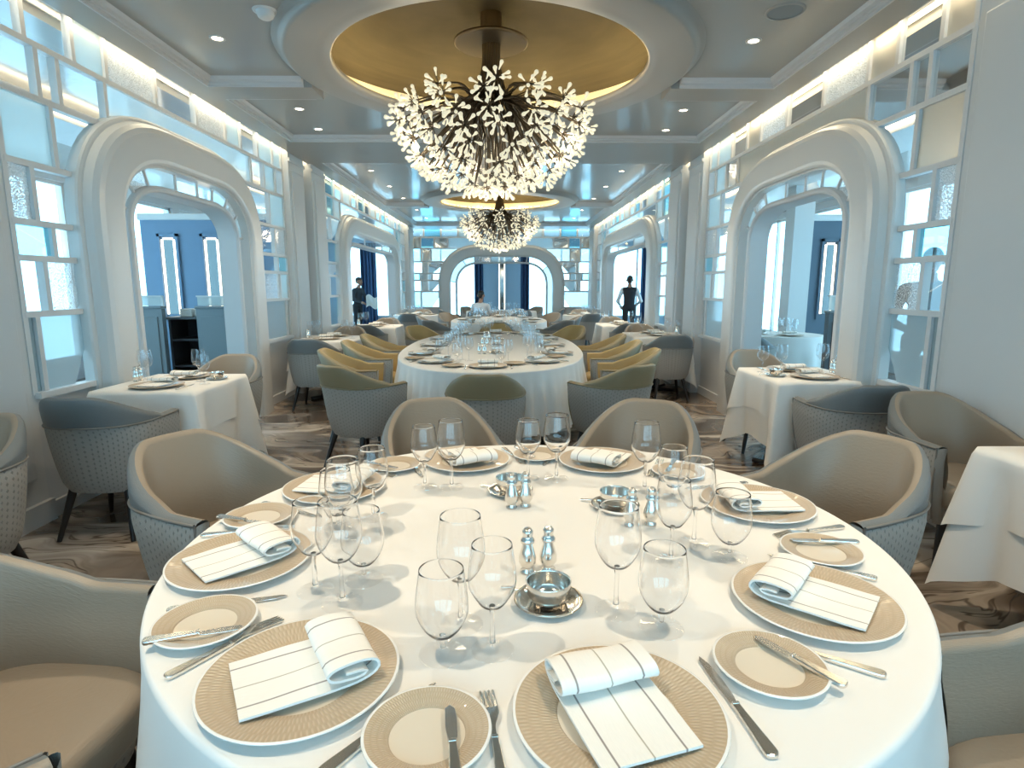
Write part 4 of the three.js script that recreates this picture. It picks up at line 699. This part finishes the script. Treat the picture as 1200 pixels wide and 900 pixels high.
// a standing figure facing +z; hands given in body coordinates
function person(label, x, z, turn, H, o) {
  const g = thing('person', label, 'person', x, 0, z, turn), S = H / 1.75, sk = o.skin, sh = o.shirt, ve = o.vest, tr = o.trousers, P = (a, b, r0, r1, c, s, k) => ({ a, b, r0, r1, c, s, k });
  const lean = o.lean || 0, sit = o.sit || 0, ln = (p) => [p[0], p[1] - sit, p[2] + Math.max(0, p[1] - .95) * lean]; if (sit) for (const k of ['hands', 'elbows']) o[k] = o[k].map((p) => [p[0], p[1] - sit, p[2]]);
  const body = [
    P(ln([0, .98, 0]), ln([0, 1.12, 0]), .125, .115, tr, [1.15, 1, .8]), P(ln([0, 1.10, 0]), ln([0, 1.34, 0]), .12, .145, ve, [1.12, 1, .78]), P(ln([-.13, 1.41, 0]), ln([.13, 1.41, 0]), .068, .068, ve), P(ln([0, 1.44, -.01]), ln([0, 1.54, .01]), .055, .05, sk),
  ];
  for (const s of [-1, 1]) {
    const hand = o.hands[s < 0 ? 0 : 1], sho = ln([s * .185, 1.41, 0]), el = o.elbows[s < 0 ? 0 : 1];
    body.push(P(sho, el, .055, .044, sh, 0, .02), P(el, hand, .043, .028, sh, 0, .02));
    const kz = sit ? .40 : .01, ky = sit ? .53 : .52, az = sit ? .38 : -.02; body.push(P([s * .09, .95 - sit + (sit ? .04 : 0), 0], [s * .095, ky, kz], .088, .06, tr, 0, .02), P([s * .095, ky, kz], [s * .10, .10, az], .062, .045, tr, 0, .02), P([s * .10, .045, az - .01], [s * .11, .035, az + .16], .045, .034, [.02, .02, .02], [1, .85, 1], .02));
  }
  const geos = [sdfGeo(body, [-.5, 0, -.35], [.5, 1.56, .65], .017, .035)];
  const hy = 1.64 - sit, hc = ln([0, 1.64, .015]), hd = (dx, dy, dz) => { const t = o.look || 0, X = dx * Math.cos(t) + dz * Math.sin(t), Z = -dx * Math.sin(t) + dz * Math.cos(t); return [hc[0] + X, hc[1] + dy, hc[2] + Z]; };
  const head = [P(hd(0, .03, -.005), hd(0, .03, .01), .082, .08, sk, [.92, 1.12, 1.08]), P(hd(0, -.05, .03), hd(0, -.075, .05), .05, .036, sk), P(hd(0, .005, .09), hd(0, -.022, .106), .009, .014, sk, 0, .008), P(hd(-.03, .012, .082), hd(-.031, .012, .082), .011, .011, [.05, .04, .035], 0, .004), P(hd(.03, .012, .082), hd(.031, .012, .082), .011, .011, [.05, .04, .035], 0, .004), P(hd(-.018, -.056, .086), hd(.018, -.056, .086), .008, .008, [.33, .14, .11], 0, .004), P(hd(-.08, .0, .0), hd(-.083, .025, -.008), .014, .017, sk, 0, .006), P(hd(.08, .0, .0), hd(.083, .025, -.008), .014, .017, sk, 0, .006)];
  geos.push(sdfGeo(head, [hc[0] - .13, hy - .13, hc[2] - .14], [hc[0] + .13, hy + .14, hc[2] + .14], .006, .02));
  for (const s of [0, 1]) {
    const h = o.hands[s], e = o.elbows[s], d = V(h[0] - e[0], h[1] - e[1], h[2] - e[2]).normalize(), up = V(0, 1, 0), sd = d.clone().cross(up); if (sd.length() < .2) sd.set(1, 0, 0); sd.normalize(); const nn = sd.clone().cross(d).normalize(), q = (f, r, n) => [h[0] + d.x * f + sd.x * r + nn.x * n, h[1] + d.y * f + sd.y * r + nn.y * n, h[2] + d.z * f + sd.z * r + nn.z * n];
    const pr = [P(q(-.02, 0, 0), q(.06, 0, 0), .026, .034, sk, 0, .01)];
    [[-.027, .072], [-.009, .084], [.009, .078], [.026, .06]].forEach(([r, L]) => { pr.push(P(q(.075, r, 0), q(.075 + L * .5, r * 1.1, -.012), .0095, .009, sk, 0, .003), P(q(.075 + L * .5, r * 1.1, -.012), q(.075 + L * .85, r * 1.1, -.038), .009, .0075, sk, 0, .003)); });
    const th = s ? -1 : 1; pr.push(P(q(.02, th * .028, -.004), q(.05, th * .052, -.016), .012, .010, sk, 0, .004), P(q(.05, th * .052, -.016), q(.078, th * .052, -.03), .010, .008, sk, 0, .003));
    geos.push(sdfGeo(pr, [h[0] - .16, h[1] - .16, h[2] - .16], [h[0] + .16, h[1] + .16, h[2] + .16], .006, .006));
  }
  const b = mesh('body', mergeGeometries(geos), M.person, g); b.scale.setScalar(S);
  const hair = [P(hd(0, .065, -.02), hd(0, .07, .0), .083, .078, [1, 1, 1], [.95, .95, 1.08]), P(hd(0, .01, -.055), hd(0, .06, -.04), .055, .07, [1, 1, 1])];
  const hg = sdfGeo(hair, [hc[0] - .13, hy - .1, hc[2] - .15], [hc[0] + .13, hy + .2, hc[2] + .15], .007, .015); const hm = mesh('hair', hg, M.hair, g); hm.scale.setScalar(S);
  return g;
}
const SK = [.36, .20, .135], BLK = [.018, .02, .026], NAVY = [.035, .045, .06], WHT = [.72, .75, .78];
person('person in a dark suit holding a white cloth beyond the wide arch', -3.98, -16.0, 1.1, 1.60, { skin: SK, shirt: NAVY, vest: NAVY, trousers: BLK, hands: [[-.20, 1.06, .34], [.18, 1.10, .36]], elbows: [[-.27, 1.13, .08], [.27, 1.14, .09]], lean: .12, look: .2 });
person('person seen from behind in a black waistcoat and white shirt sleeves by the wide arch', 3.02, -14.4, 2.95, 1.62, { skin: SK, shirt: WHT, vest: BLK, trousers: BLK, hands: [[-.20, 1.02, .27], [.22, .98, .24]], elbows: [[-.30, 1.12, .02], [.30, 1.11, .0]], look: 0 });
person('person in a white shirt seated at the round table before the far end arch', -.60, -14.03, Math.PI - .34, 1.70, { skin: SK, shirt: WHT, vest: WHT, trousers: BLK, hands: [[-.14, 1.24, .40], [.16, 1.24, .40]], elbows: [[-.26, 1.16, .12], [.26, 1.16, .12]], lean: .1, look: 0, sit: .45 });
person('person in a dark shirt standing behind the first screen, hands before the waist', 3.74, -5.2, -.63, 1.70, { skin: [.22, .12, .08], shirt: [.05, .055, .065], vest: [.05, .055, .065], trousers: BLK, hands: [[-.10, 1.04, .26], [.10, 1.06, .27]], elbows: [[-.28, 1.12, .06], [.28, 1.12, .06]], look: 0 });
{ const n = mesh('serving_cloth', grid(10, 8, (u, v) => [(u - .5) * .3, .05 * Math.sin(u * 6) + (v - .5) * .3, .03 * Math.sin(u * 9 + v * 3)]), M.cloth); n.position.set(-3.56, .98, -15.86); n.rotation.y = .4; tag(n, 'white cloth held by the person in the dark suit', 'cloth'); }

renderer.render(scene, camera);
